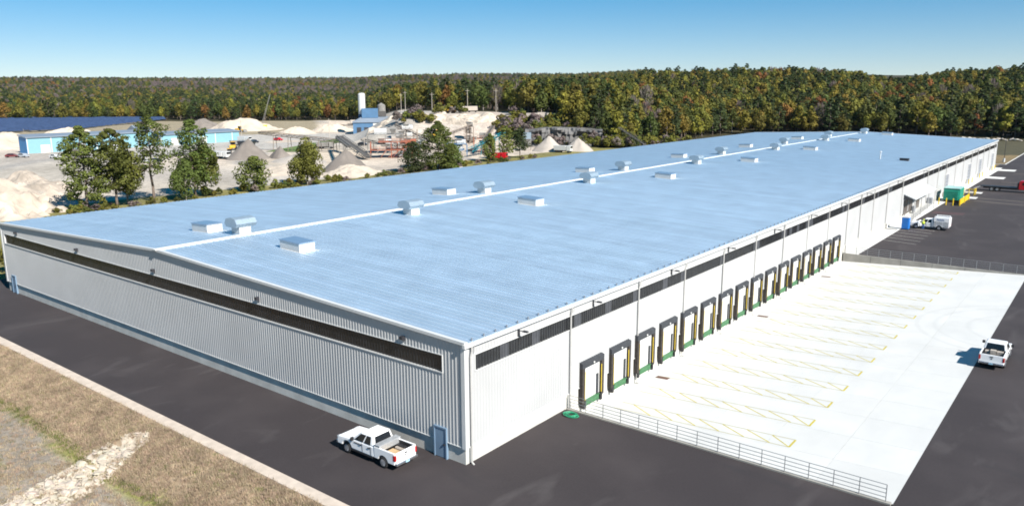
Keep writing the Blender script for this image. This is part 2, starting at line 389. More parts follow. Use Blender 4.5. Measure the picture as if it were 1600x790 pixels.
for (y, x1) in ((162.0,17),(167.0,40),(206,40),(232,40)):
    mb = MB(); flat_strip(mb, (6.8,y),(x1,y-2.2),1.3,f=lambda x:0,up_=.005); mb.build('pavement_patch', PATCH, asph)
for (x, y) in ((1.5,25.2),(1.5,49.8),(1.3,74)):
    mb = MB(); mb.box(-.6,.6,-.3,.3,-.05,.012); o = mb.build('drain_grate', mat('rust_grate',(.13,.07,.05),.8,var=.3,scale=4), yard); o.location = (x,y,yz(x))
    o.rotation_euler.y = -math.atan(HY/23.7)

# ------------------------------------------------------------------ warehouse
W, LEN, H, RR = 76.7, 248.0, 8.5, 1.354
wh = empty('warehouse', (0,0,0), 0, 'vast white ribbed metal warehouse with a pale blue-silver roof', 'warehouse')
MB().box(-W, 0, 0, LEN, -1.7, 1.2).build('foundation', FOUND, wh)
co = MB(); co.box(-W+.02, -.02, .02, LEN-.02, 1.2, 8.3)
co.prism([(-W+.02,.02,8.3),(-.02,.02,8.3),(-.02,.02,H-.12),(-W/2,.02,H+RR-.12),(-W+.02,.02,H-.12)], (0,LEN-.04,0))
co.build('inner_wall', WALL, wh)
def ribs(width, n, rib=.030, wide=False):
    p = width/n; pts = []
    for k in range(n):
        u = k*p; pts += [(u,0),(u+p*.48,0),(u+p*.66,rib),(u+p*.82,rib)] if wide else [(u,0),(u+p*.62,0),(u+p*.70,rib),(u+p*.92,rib)]
    pts.append((width,0)); return pts
def panel_mesh(name, m, width=.914, n=3, rib=.024, wide=False):
    b = MB(); pr = ribs(width, n, rib, wide); k = len(pr)
    b.add([(u,-o,0) for u,o in pr]+[(u,-o,1) for u,o in pr], [(i,i+1,k+i+1,k+i) for i in range(k-1)])
    # thin returns top and bottom so the panel has thickness
    b.add([(0,.04,0),(width,.04,0),(width,.04,1),(0,.04,1)], [(0,3,2,1)])
    b.add([(0,.04,1)]+[(u,-o,1) for u,o in pr]+[(width,.04,1)], [tuple(range(k+2))])
    b.add([(0,.04,0)]+[(u,-o,0) for u,o in pr]+[(width,.04,0)], [tuple(range(k+2))[::-1]])
    return b.mesh(name, m)
PM = panel_mesh('wall_panel', WALL); PL = panel_mesh('wall_panel', WALL, rib=.05, wide=True); GM_ = panel_mesh('window_panel', STRIPG, rib=.03); GL_ = panel_mesh('window_panel', STRIPL, rib=.03)
def roofz(x): return H+RR*(1-abs(x+W/2)/(W/2))
OUT = .10
pw = W/84
GS0, GS1 = 6.15, 7.32
for i in range(84):
    x = -W+pw*i; top = max(roofz(x), roofz(x+pw))-.02
    if i in (0,82,83):
        inst('wall_panel', PM, wh, (x,-OUT,1.22), 0, (pw/.914,1,top-1.22)); continue
    if not (i in (79,) ):
        inst('wall_panel', PM, wh, (x,-OUT,1.22), 0, (pw/.914,1,GS0-1.22))
    else:
        inst('wall_panel', PM, wh, (x,-OUT,1.22), 0, (pw/.914,1,GS0-1.22))
    inst('wall_panel', PM, wh, (x,-OUT,GS1), 0, (pw/.914,1,top-GS1))
    inst('window_panel', GM_, wh, (x,-.012,GS0), 0, (pw/.914,1,GS1-GS0))
LS0, LS1 = 6.42, 7.5
rnd = random.Random(5)
far_w = MB(); far_g = MB()
def far_panel(b, y, z0, z1, out, rib):
    pr = ribs(.915, 3, rib, rib > .04); k = len(pr)
    b.add([(out+o,y+u,z0) for u,o in pr]+[(out+o,y+u,z1) for u,o in pr], [(i,i+1,k+i+1,k+i) for i in range(k-1)])
for i in range(271):
    y = i*LEN/271; full = i in (0,270)
    if i < 66:
        inst('wall_panel', PL, wh, (OUT,y,1.22), R(90), (LEN/271/.914,1,(H if full else LS0)-1.22))
        if not full: inst('wall_panel', PL, wh, (OUT,y,LS1), R(90), (LEN/271/.914,1,H-LS1))
    else:
        far_panel(far_w, y, 1.22, H if full else LS0, OUT, .05)
        if not full: far_panel(far_w, y, LS1, H, OUT, .05)
    if not full:
        if i < 215: inst('window_panel', GL_ if (i%10 in (4,) or rnd.random() < .06) else GM_, wh, (.03,y,LS0), R(90), (LEN/271/.914,1,LS1-LS0))
        else: far_panel(far_g, y, LS0, LS1, .025, .03)
tag(far_w.build('distant_wall_panels', WALL, wh), kind='stuff'); tag(far_g.build('distant_window_panels', STRIPG, wh), kind='stuff')
# trims
def part(name, m, *boxes):
    b = MB()
    for q in boxes: b.box(*q)
    return b.build(name, m, wh)
part('base_flashing', TRIM, (-W-.02,-2.75-.0,-.155,0.0,1.2,1.245)); part('base_flashing', TRIM, (-1.5,.155,-.155,0,1.2,1.245)); part('base_flashing', TRIM, (0,.16,0,LEN,1.2,1.245))
part('window_sill', TRIM, (-75.8,-1.8,-.17,-.0,GS0-.07,GS0)); part('window_sill', TRIM, (-.0,.17,.9,LEN-.9,LS0-.06,LS0))
part('window_head', TRIM, (-75.8,-1.8,-.16,-.0,GS1,GS1+.05)); part('window_head', TRIM, (-.0,.16,.9,LEN-.9,LS1,LS1+.05))
part('window_jamb', TRIM, (-75.83,-75.76,-.16,0,GS0,GS1)); part('window_jamb', TRIM, (-1.86,-1.80,-.16,0,GS0,GS1)); part('window_jamb', TRIM, (0,.16,.88,.94,LS0,LS1))
part('corner_trim', TRIM, (-.16,.17,-.17,.17,1.15,H-.02)); part('corner_trim', TRIM, (-W-.17,-W+.16,-.17,.17,1.15,H-.02)); part('corner_trim', TRIM, (-.16,.17,LEN-.17,LEN+.17,-.1,H-.02))
# roof
SL = math.atan2(RR, W/2); LENP = (W/2+.32)/math.cos(SL)
b = MB(); sw = LEN/407; t = .06
b.add([(0,.018,0),(LENP,.018,0),(LENP,sw-.018,0),(0,sw-.018,0)], [(0,1,2,3)])
b.box(0, LENP, sw-.018, sw+.018, -.10, t); b.add([(0,0,-.1),(LENP,0,-.1),(LENP,sw,-.1),(0,sw,-.1)], [(3,2,1,0)]); b.add([(LENP,0,-.1),(LENP,sw,-.1),(LENP,sw,0),(LENP,0,0)], [(0,1,2,3)])
RM = b.mesh('roof_panel', ROOF)
fr = MB()
for i in range(407):
    y = i*sw
    for s in (0, 1):
        loc = (-W/2, y if s == 0 else y+sw, H+RR+.08); rot = (0, SL, 0) if s == 0 else (0, SL, math.pi)
        if i < 150: inst('roof_panel', RM, wh, loc, rot=rot)
        else:
            Mx = Matrix.Translation(loc) @ (Matrix.Rotation(rot[2], 4, 'Z') @ Matrix.Rotation(SL, 4, 'Y'))
            fr.add([Mx @ Vector(v) for v in b.v], b.f)
tag(fr.build('distant_roof_panels', ROOF, wh), kind='stuff')
def slope_pts(y0, y1, dz0, dz1, x0, x1):
    return [(x0,y0,roofz(x0)+dz0),(x1,y0,roofz(x1)+dz0),(x1,y1,roofz(x1)+dz0),(x0,y1,roofz(x0)+dz0),(x0,y0,roofz(x0)+dz1),(x1,y0,roofz(x1)+dz1),(x1,y1,roofz(x1)+dz1),(x0,y1,roofz(x0)+dz1)]
for (y0, y1) in ((-.31,-.0), (LEN+.0,LEN+.3)):
    for (x0, x1) in ((-W-.32,-W/2),(-W/2,.32)):
        MB().hexa(slope_pts(y0, y1, -.05, .16, x0, x1)).build('rake_trim', TRIM, wh)
rc = MB()
for s in (-1, 1):
    x0, x1 = (-W/2-.32, -W/2) if s < 0 else (-W/2, -W/2+.32)
    rc.add([(x0,-.42,roofz(x0)+.17),(x1,-.42,roofz(x1)+.21),(x1,LEN+.3,roofz(x1)+.21),(x0,LEN+.3,roofz(x0)+.17),(x0,-.42,roofz(x0)+.08),(x1,-.42,roofz(x1)+.08),(x1,LEN+.3,roofz(x1)+.08),(x0,LEN+.3,roofz(x0)+.08)],
           [(0,1,2,3),(4,7,6,5),(0,4,5,1),(2,6,7,3),(0,3,7,4),(1,5,6,2)])
rc.build('ridge_cap', TRIM, wh)
part('gutter', TRIM, (.19,.40,-.38,LEN+.3,H-.24,H+.02)); part('gutter', TRIM, (-W-.40,-W-.19,-.38,LEN+.3,H-.24,H+.02))
sg = MB()
for i in range(203): sg.box(.16,.24,i*sw*2+.5,i*sw*2+.56,H+.08,H+.26)
tag(sg.build('seam_clips', mat('seam_clip', (.3,.31,.33), .5, metal=.4), wh), kind='stuff')
DS = [.42,12.1,22.7,31.7,40.8,49.8,59,68.1,77.2,86.6,93.8,101.6,111,122.1,144.6,155.6,165,177,188,200,210,221,231.5,242]
for k, y in enumerate(DS):
    d = MB(); zb = .1 if (y < 12.2 or y > 86.5) else -1.0
    d.tube((.3,y,H-.2),(.3,y,H-.55),.06); d.tube((.3,y,H-.55),(.23,y-.05,H-.95),.06); d.tube((.23,y-.05,H-.95),(.23,y-.05,zb),.065); d.tube((.23,y-.05,zb),(.42,y-.05,zb-.12),.065)
    d.build('downspout', DSP, wh)
    MB().tube((.27,y+.32,H-.22),(.27,y+.32,H-.75),.02,6).build('overflow_pipe', DSP, wh)
for y in [5.6,15.3,28.9,42,55.7,69.3,83.1,97,118,140,160,182,205,226,243]:
    d = MB(); d.box(.1,.2,y-.09,y+.09,H-.95,H-.45); d.tube((.15,y,H-.5),(.85,y,H-.5),.035,6); d.box(.55,.95,y-.11,y+.11,H-.53,H-.43)
    d.build('arm_light', DARK, wh)
for x in (-71.8,-55.5,-39.2,-22.4,-5.45):
    d = MB(); d.box(x-.15,x+.15,-.42,-.1,7.86,7.98); d.hexa([(x-.15,-.42,7.76),(x+.15,-.42,7.76),(x+.15,-.13,7.62),(x-.15,-.13,7.62),(x-.15,-.42,7.86),(x+.15,-.42,7.86),(x+.15,-.13,7.86),(x-.15,-.13,7.86)])
    d.build('wall_pack_light', DARK, wh)
def mandoor(x0, x1, h=2.15):
    d = MB().box(x0, x1, -.19, -.06, .04, h).build('door', DOORB, wh)
    f = MB(); f.box(x0-.09,x0,-.24,-.04,0,h+.09); f.box(x1,x1+.09,-.24,-.04,0,h+.09); f.box(x0,x1,-.24,-.04,h,h+.09); f.build('frame', DOORB, d)
    MB().box(x1-.2,x1-.08,-.26,-.19,.95,1.07).box(x1-.12,x1-.08,-.30,-.26,.98,1.04).build('handle', DARK, d)
mandoor(-2.62,-1.62); mandoor(-74.9,-73.9)
# roof vents and hatches
hm = MB(); bx, by = .72, .68
hm.box(-bx,bx,-by,by,-.25,.95)
hood = MB(); A, B_ = 1.12, 1.22
hood.hexa([(-.78,-B_,.78),(.78,-B_,.78),(.78,B_,.78),(-.78,B_,.78),(-A,-B_,1.15),(A,-B_,1.15),(A,B_,1.15),(-A,B_,1.15)])
hood.hexa([(-A,-B_,1.15),(A,-B_,1.15),(A,B_,1.15),(-A,B_,1.15),(-A*.72,-B_*.98,1.62),(A*.72,-B_*.98,1.62),(A*.72,B_*.98,1.62),(-A*.72,B_*.98,1.62)])
hood.hexa([(-A*.72,-B_*.98,1.62),(A*.72,-B_*.98,1.62),(A*.72,B_*.98,1.62),(-A*.72,B_*.98,1.62),(-.2,-B_*.97,1.76),(.2,-B_*.97,1.76),(.2,B_*.97,1.76),(-.2,B_*.97,1.76)])
rb = MB()
for s in (-1, 1):
    for k in range(7):
        y = -B_+.06+k*(2*B_-.12)/6
        rb.bar((s*(A+.0),y,1.15),(s*A*.73,y,1.62),.06,.06); rb.bar((s*.8,y,.8),(s*A,y,1.15),.06,.06)
VM = (hm.mesh('curb', VENTW), hood.mesh('hood', VENTG), rb.mesh('hood_rib', VENTG))
for k, (x, y) in enumerate([(-39.9,9.9),(-35.0,29.9),(-40.4,50.0),(-35.0,69.6),(-40.4,89.6),(-35.2,109.4),(-40.4,133.5),(-35.2,153.5),(-40.6,175),(-35.8,195),(-40.6,214),(-36.4,238)]):
    o = inst('roof_vent', VM[0], wh, (x,y,roofz(x)+.08))
    for nme, me in zip(('hood','hood_rib'), VM[1:]): inst(nme, me, o)
cm = MB().box(-1.5,1.5,-.9,.9,-.3,.82); lm = MB().box(-1.56,1.56,-.96,.96,.82,.92); fm = MB().box(-1.2,2.0,-1.1,1.1,-.3,.035)
LID = mat('hatch_lid', (.34,.43,.54), .3, metal=.6, var=.05)
HMs = (cm.mesh('curb', VENTW), lm.mesh('lid', LID), fm.mesh('flashing', VENTW))
HB = [(-45.1,y) for y in (9.1,46.5,84,121.8,159.6,199)]+[(-29.4,y) for y in (9.1,46.5,84.8,122.2,161.5,200,238)]
for k, (x, y) in enumerate(HB):
    o = inst('roof_hatch', HMs[0], wh, (x,y,roofz(x)+.06), rot=(0, SL if x > -38 else -SL, 0))
    for nme, me in zip(('lid','flashing'), HMs[1:]): inst(nme, me, o)
o = MB().box(-.9,.9,-.5,.5,-.1,.5).build('roof_fan', DARK, wh, bevel=.06, loc=(-6.2,152.5,roofz(-6.2)+.06)); MB().box(-.95,.95,-.55,.55,.5,.58).build('cap', DARK, o)
o = MB().tube((0,0,-.1),(0,0,1.5),.12,10).build('vent_pipe', VENTW, wh, loc=(-11.1,152.2,roofz(-11.1)+.05)); MB().lathe([(.05,1.5),(.25,1.55),(.25,1.65),(.03,1.8)]).build('cap', VENTW, o)

# dock doors: each a shelter of its own bolted to the wall (parts of the warehouse)
def dock_parts():
    # local: x out of the wall, y along it, z from floor
    hw, top, dep = 1.62, 3.25, .42
    parts = []
    m = MB(); m.box(.1,dep,-hw,hw,2.83,top); m.hexa([(.1,-hw,top),(dep,-hw,top),(dep,hw,top),(.1,hw,top),(.1,-hw,top+.1),(dep-.06,-hw,top+.02),(dep-.06,hw,top+.02),(.1,hw,top+.1)]); parts.append(('header_pad', m.mesh('header_pad', FOAMT), None))
    for s in (-1, 1):
        m = MB(); y0, y1 = sorted((s*hw, s*(hw-.38))); m.hexa([(.1,y0,-.15),(dep,y0,-.15),(dep,y1,-.15),(.1,y1,-.15),(.1,y0,2.83),(dep,y0,2.83),(dep,y1,2.83),(.1,y1,2.83)])
        parts.append(('side_pad', m.mesh('side_pad', FOAMS), None))
        m = MB(); ys_ = s*(hw-.39); m.box(dep-.03,dep+.012,ys_-.03,ys_+.03,.1,2.5); parts.append(('guide_stripe', m.mesh('guide_stripe', YEL), None))
    m = MB(); m.box(.15,.2,-1.25,1.25,.0,2.7); 
    for z in (.55,1.1,1.65,2.2): m.box(.2,.208,-1.25,1.25,z-.012,z+.012)
    parts.append(('door', m.mesh('door', TRIM), None))
    m = MB(); m.box(.2,.29,.72,.98,.05,1.75); parts.append(('door_track', m.mesh('door_track', FOAMT), None))
    m = MB(); m.box(.02,.34,-1.0,1.0,-.48,.0); m.box(.34,.37,-1.0,1.0,-.44,-.39); m.box(.02,.45,-1.0,1.0,0,.02); parts.append(('dock_leveller', m.mesh('dock_leveller', GREEN), None))
    for s in (-1, 1):
        m = MB(); m.box(.02,.42,s*1.28-.13,s*1.28+.13,-.62,-.1); parts.append(('bumper', m.mesh('bumper', BLK), None))
    m = MB(); m.tube((dep,.05,3.0),(dep+.05,.05,3.0),.09,10); parts.append(('sign_lamp', m.mesh('sign_lamp', TRIM), None))
    return parts
DP = dock_parts()
for k in range(16):
    o = inst('dock_door', [me for nme, me, _ in DP if nme == 'door'][0], wh, (0, DY0+DSP_*k, 0))
    for nme, me, _ in DP:
        if nme != 'door': inst(nme, me, o)
OHD = mat('grey_overhead_door', (.26,.275,.30), .5, var=.06)
for y in (166.6,198,216.2,240.2):
    d = MB().box(.1,.19,y-2.1,y+2.1,.03,5.0).build('overhead_door', OHD, wh)
    for z in (.9,1.7,2.5,3.3,4.1): MB().box(.19,.2,y-2.1,y+2.1,z-.03,z+.03).build('panel_joint', DARK, d)
    MB().box(.1,.25,y-2.28,y-2.1,.03,5.15).box(.1,.25,y+2.1,y+2.28,.03,5.15).box(.1,.25,y-2.1,y+2.1,5.0,5.15).build('frame', TRIM, d)
def bollard(x, y, lab, h=1.15, grp=None):
    o = empty('bollard', (x,y,0.0), 0, lab, 'bollard', grp); MB().lathe([(.11,-.2),(.11,h-.06),(.08,h-.01),(.01,h)], n=12).build('post', YEL, o, smooth=False)
for j, y in enumerate((166.6,198,216.2,240.2)):
    for s in (-2.75, 2.75): bollard(.75, y+s, 'yellow steel bollard guarding a grey overhead door', 1.3, 'bollards beside the overhead doors')
# entrance canopy and ramp
cp = MB(); cp.hexa([(.13,-10,4.85),(2.2,-10,4.0),(2.2,10,4.0),(.13,10,4.85),(.13,-10,5.0),(2.2,-10,4.15),(2.2,10,4.15),(.13,10,5.0)])
cn = cp.build('canopy', VENTW, wh, loc=(0,134.0,0)); cn['label'] = 'pale sloping metal canopy over the entrance ramp'
for k in range(21):
    y = -9.9+k*19.8/20; MB().bar((.15,y,5.02),(2.2,y,4.17),.05,.05).build('seam', VENTW, cn)
for y in (-9.6,-3.3,3.3,9.6): MB().tube((2.0,y,0),(2.0,y,4.1),.07,8).build('post', DSP, cn)
MB().prism([(.13,-9.99,4.0),(2.2,-9.99,3.98),(.13,-9.99,4.85)],(0,.06,0)).build('end_panel', FOAMT, cn)
ENT = mat('entrance_dark', (.10,.085,.075), .4, var=.3, scale=.6)
for (y0,y1) in ((-9.8,-6.2),(-5.6,-2.2),(1,4.2)): MB().box(.1,.18,134.3+y0,134.3+y1,.9,3.6).build('entrance_panel', ENT, wh)  # flat dark panels for the dark recess below the canopy
rp = empty('entrance_ramp', (0,134.3,0), 0, 'concrete ramp with grey handrails under the canopy', 'ramp')
MB().hexa([(.15,-11.5,.0),(2.0,-11.5,.0),(2.0,9,.0),(.15,9,.0),(.15,-11.5,.06),(2.0,-11.5,.06),(2.0,9,1.1),(.15,9,1.1)]).build('ramp_slab', APRON, rp)
def railing(root, p, q, n, h=1.05, rails=(.35,.7,1.05), r=.025, m=RAIL):
    p = Vector(p); q = Vector(q)
    for k in range(n+1):
        c = p.lerp(q, k/n); MB().tube(c, c+Vector((0,0,h)), r*1.25, 6).build('post', m, root)
    for z in rails: MB().tube(p+Vector((0,0,z)), q+Vector((0,0,z)), r, 6).build('rail', m, root)
railing(rp, (1.95,-11,.07), (1.95,8.8,1.1), 11)
for (y, s) in ((131.5,1.0),(146.6,1.4)):
    o = empty('electrical_cabinet', (.6,y,.0 if y > 140 else .7), 0, 'grey electrical cabinet beside the ramp wall' if y > 140 else 'small grey meter cabinet standing on the ramp', 'cabinet')
    if y > 140: MB().box(-.4,.5,-.7,.7,.03,1.9).build('housing', OHD, o, bevel=.03); MB().box(.5,.52,-.6,-.05,.2,1.75).box(.5,.52,.05,.6,.2,1.75).build('door_leaf', OHD, o)
    else: MB().box(-.25,.25,-.4,.4,.0,1.2).build('housing', OHD, o, bevel=.03); MB().box(.25,.27,-.33,.33,.1,1.1).build('door_leaf', OHD, o)

# retaining walls, guard rails
rw = empty('retaining_wall', (0,86.2,0), 0, 'grey concrete retaining wall at the far end of the loading yard', 'wall')
MB().hexa([(.18,-.2,-1.6),(24.2,-.2,-.5),(24.2,.2,-.5),(.18,.2,-1.6),(.18,-.2,.06),(24.2,-.2,.06),(24.2,.2,.06),(.18,.2,.06)]).build('wall_body', CONC, rw)
for k in range(1,6): MB().box(k*4.1-.02,k*4.1+.02,-.206,-.19,-1.4+k*.2,.05).build('joint', DARK, rw)
rw2 = empty('retaining_wall', (0,11.85,0), 0, 'low concrete retaining wall under the railing near the coiled hose', 'wall')
MB().hexa([(.18,-.15,-1.6),(23.6,-.15,-.5),(23.6,.15,-.5),(.18,.15,-1.6),(.18,-.15,.10),(23.6,-.15,.10),(23.6,.15,.10),(.18,.15,.10)]).build('wall_body', CONC, rw2)
g1 = empty('guard_rail', (0,11.85,.10), 0, 'grey pipe guard rail between the asphalt and the loading yard near the coiled hose', 'railing'); railing(g1, (.3,0,0), (23.3,0,0), 15, 1.1, (.28,.55,.82,1.1), .022)
g2 = empty('guard_rail', (0,86.2,.06), 0, 'grey pipe guard rail on the far retaining wall of the yard', 'railing'); railing(g2, (.4,0,0), (24.0,0,0), 15, 1.1, (.28,.55,.82,1.1), .03)

# ------------------------------------------------------------------ vehicles
def arch_profile(x0, x1, zb, top, arches, r):
    """side outline (x,z): bottom edge with wheel arches, then the top points right to left"""
    pts = [(x0, zb)]
    for c in arches:
        a0 = math.asin(max(-1, min(1, (zb-.40)/r)))
        for k in range(11):
            t = math.pi-a0 + (2*a0-math.pi)*k/10
            pts.append((c+r*math.cos(t), .40+r*math.sin(t)))
    pts.append((x1, zb))
    return pts+top
def side_slab(mb, pts, ya, yb, inset=0., zin=0., mi=0):
    n = len(pts)
    def y_(y, z):
        s = 1 if y > 0 else -1
        return y-s*inset*max(0, z-zin)
    vs = [(x, y_(ya, z), z) for x, z in pts]+[(x, y_(yb, z), z) for x, z in pts]
    mb.add(vs, [tuple(range(n)), tuple(range(n,2*n))[::-1]]+[(i,n+i,n+(i+1)%n,(i+1)%n) for i in range(n)], mi)
TY = MB().lathe([(.22,-.13),(.36,-.135),(.395,-.10),(.40,0),(.395,.10),(.36,.135),(.22,.13)], n=24, axis='y').mesh('wheel', TYRE, True)
rm_ = MB().lathe([(.03,-.142),(.10,-.142),(.13,-.137),(.235,-.142),(.24,.142),(.13,.137),(.10,.142),(.03,.142)], n=20, axis='y')
for k in range(6):
    a = k*math.pi/3
    for s in (-1, 1): rm_.bar((.05*math.cos(a),s*.145,.05*math.sin(a)),(.22*math.cos(a),s*.145,.22*math.sin(a)),.02,.06)
RMm = rm_.mesh('rim', RIM)
def wheels(root, xs_, yw, s=1.0, dual=False):
    for x in xs_:
        for y in (-yw, yw):
            wo = inst('wheel', TY, root, (x, y, .40*s), scale=(s,s,s)); inst('rim', RMm, wo)
def cab(root, paint, xw, xr0, xr1, xb, zb, zr, hw, seam=True, rear_glass=True):
    """greenhouse: windscreen foot xw, roof xr0..xr1, back foot xb"""
    ti = .17
    lo = [(xw,-hw,zb),(xw,hw,zb),(xb,hw,zb),(xb,-hw,zb)]; hi = [(xr0,-hw+ti,zr-.03),(xr0,hw-ti,zr-.03),(xr1,hw-ti,zr),(xr1,-hw+ti,zr)]
    m = MB(); m.add(lo+hi, [(0,1,2,3),(7,6,5,4),(0,4,5,1),(1,5,6,2),(2,6,7,3),(3,7,4,0)])
    c = m.build('cab', paint, root, bevel=.10)
    def quad(pts, off): 
        p = [Vector(q) for q in pts]; n_ = (p[1]-p[0]).cross(p[2]-p[0]).normalized()
        g = MB(); g.add([q+n_*off for q in p]+[q-n_*.02 for q in p], [(0,1,2,3),(7,6,5,4),(0,4,5,1),(1,5,6,2),(2,6,7,3),(3,7,4,0)]); return g
    L3 = lambda a, b, t: Vector(a).lerp(Vector(b), t)
    def patch(a, b, c_, d, u0, u1, v0, v1):
        f = lambda u, v: L3(L3(a, b, u), L3(d, c_, u), v)
        return [f(u0,v0), f(u1,v0), f(u1,v1), f(u0,v1)]
    # windscreen, back glass
    quad(patch(lo[0],lo[1],hi[1],hi[0],.07,.93,.06,.92)[::1],.012).build('windscreen', GLASS, root)
    if rear_glass: quad(patch(lo[2],lo[3],hi[3],hi[2],.1,.9,.12,.86),.012).build('rear_window', GLASS, root)
    for (a, b_, c_, d) in ((lo[1],lo[2],hi[2],hi[1]), (lo[3],lo[0],hi[0],hi[3])):
        flip = a == lo[3]
        for (u0, u1) in ((.10,.50),(.56,.86)) if seam else ((.12,.86),):
            if flip: u0, u1 = 1-u1, 1-u0
            quad(patch(a,b_,c_,d,u0,u1,.08,.86),.012).build('side_window', GLASS, root)
    return c
def mirrors(root, x, hw, z, m=BLK):
    for s in (-1, 1): MB().box(x-.07,x+.07,s*(hw+.16)-.12,s*(hw+.16)+.12,z,z+.26).build('mirror', m, root, bevel=.03)
def pickup(loc, rz, label, paint=WHITEP, name='pickup_truck', toolbox=True, bed=True, group=None, logo=True, plate=True):
    t = empty(name, loc, rz, label, 'pickup truck' if bed else 'truck', group)
    hw = .98
    m = MB(); top = [(4.66,.62),(4.64,.98),(4.45,1.10),(3.1,1.20),(.90,1.22)]
    side_slab(m, arch_profile(.90, 4.60, .48, top, (3.64,), .49), -hw, hw, .06, .9)
    m.build('body', paint, t, bevel=.085)
    cab(t, paint, 3.12, 2.28, 1.12, .93, 1.19, 1.88, hw-.03)
    if bed:
        m = MB(); prof = arch_profile(-1.10, .86, .52, [(.86,1.30),(-1.10,1.32)], (0,), .49)
        side_slab(m, prof, -hw, -hw+.13); side_slab(m, prof, hw-.13, hw)
        m.build('bed_side', paint, t, bevel=.025)
        MB().box(-1.05,.84,-hw+.13,hw-.13,.78,.84).box(.80,.86,-hw+.13,hw-.13,.84,1.30).build('bed_floor', BLK, t)
        for s in (-1, 1):
            MB().box(-1.02,.8,s*(hw-.145)-.015,s*(hw-.145)+.015,.84,1.28).build('bed_liner', BLK, t); MB().box(-.45,.45,s*(hw-.3)-.15,s*(hw-.3)+.13,.84,1.06).build('wheel_tub', BLK, t, bevel=.04)
        tg = MB().box(-1.17,-1.06,-hw+.06,hw-.06,.62,1.31).build('tailgate', paint, t, bevel=.025); MB().box(-1.185,-1.16,-.12,.12,1.08,1.17).build('handle', BLK, tg); MB().box(-1.18,-1.165,-.07,.07,.92,1.0).build('emblem', DARK, tg)
        bp = MB().box(-1.34,-1.12,-hw+.02,hw-.02,.48,.66).build('rear_bumper', CHROME if paint is WHITEP else BLK, t, bevel=.04)
        if plate: MB().box(-1.352,-1.335,-.16,.16,.50,.64).build('licence_plate', PLATE, bp)
        for s in (-1, 1): MB().box(-1.185,-.98,s*(hw-.06)-.085,s*(hw-.06)+.075,.80,1.20).build('tail_light', RED, t, bevel=.02)
        if toolbox:
            tb = MB().box(.32,.80,-hw+.02,hw-.02,1.02,1.42).build('tool_box', ALU, t, bevel=.03); MB().box(.30,.82,-hw,hw,1.42,1.47).build('lid', ALU, tb, bevel=.015)
    fb = MB().box(4.56,4.80,-hw+.04,hw-.04,.46,.72).build('front_bumper', CHROME, t, bevel=.05)
    MB().box(4.62,4.69,-.62,.62,.74,1.02).build('grille', BLK, t)
    for s in (-1, 1):
        MB().box(4.45,4.68,s*.80-.15,s*.80+.15,.80,1.02).build('headlight', ALU, t, bevel=.02)
        MB().box(2.02,2.05,s*(hw+.002)-.006,s*(hw+.002)+.006,.55,1.17).box(1.18,1.21,s*(hw+.002)-.006,s*(hw+.002)+.006,.55,1.17).build('door_seam', DARK, t)
        for x in (2.2,1.35): MB().box(x-.1,x+.1,s*(hw+.02)-.02,s*(hw+.02)+.02,1.0,1.06).build('door_handle', BLK, t)
        if logo:
            g = MB()
            for k in range(7): g.box(2.28+k*.085,2.33+k*.085,s*(hw+.004)-.004,s*(hw+.004)+.004,.98+.012*(k%2),1.06+.02*((k*3)%2))
            g.build('door_lettering', DARK, t)
        MB().box(1.0,3.05,s*(hw-.05)-.1,s*(hw-.05)+.08,.40,.47).build('side_step', BLK, t)
    mirrors(t, 2.86, hw, 1.2)
    MB().box(-.9,4.3,-.6,.6,.38,.58).build('chassis', BLK, t)
    wheels(t, (0,3.64), .86)
    return t
p1 = pickup((-4.05,-2.72,0), math.pi, 'white pickup truck with silver tool box, parked by the blue-grey door in the corner')
def stack_item(name, label, cat, boxes, m, root, rz=0):
    o = MB()
    for q in boxes: o.box(*q)
    x = o.build(name, m); x.matrix_world = Matrix.LocRotScale(root.location, root.rotation_euler, None) @ Matrix.Rotation(rz, 4, 'Z'); tag(x, label, cat); return x
stack_item('plywood_sheet', 'tan plywood offcut lying in the bed of the pickup by the door', 'plywood', [(-.75,.28,-.2,.62,.845,.90)], PLY, p1)
stack_item('scrap_pile', 'brown and dark scrap lumber heaped in the pickup bed by the door', 'lumber', [(-.95,.25,-.62,-.48,.845,.95),(-.9,.2,-.44,-.32,.845,.99),(-.6,.1,-.3,-.22,.845,1.0)], WOOD, p1, .0)
p2 = pickup((24.95,43.25,.01), math.pi/2, 'white pickup truck parked half on the loading yard beside the dark lot', toolbox=False, logo=False)
rr = random.Random(3)
stack_item('carton', 'pale cartons crowding the bed of the pickup at the yard edge', 'cartons', [(.35,.75,-.7,-.2,.845,1.25),(.3,.72,-.15,.3,.845,1.32),(.38,.76,.35,.72,.845,1.2)], GRAVL, p2)
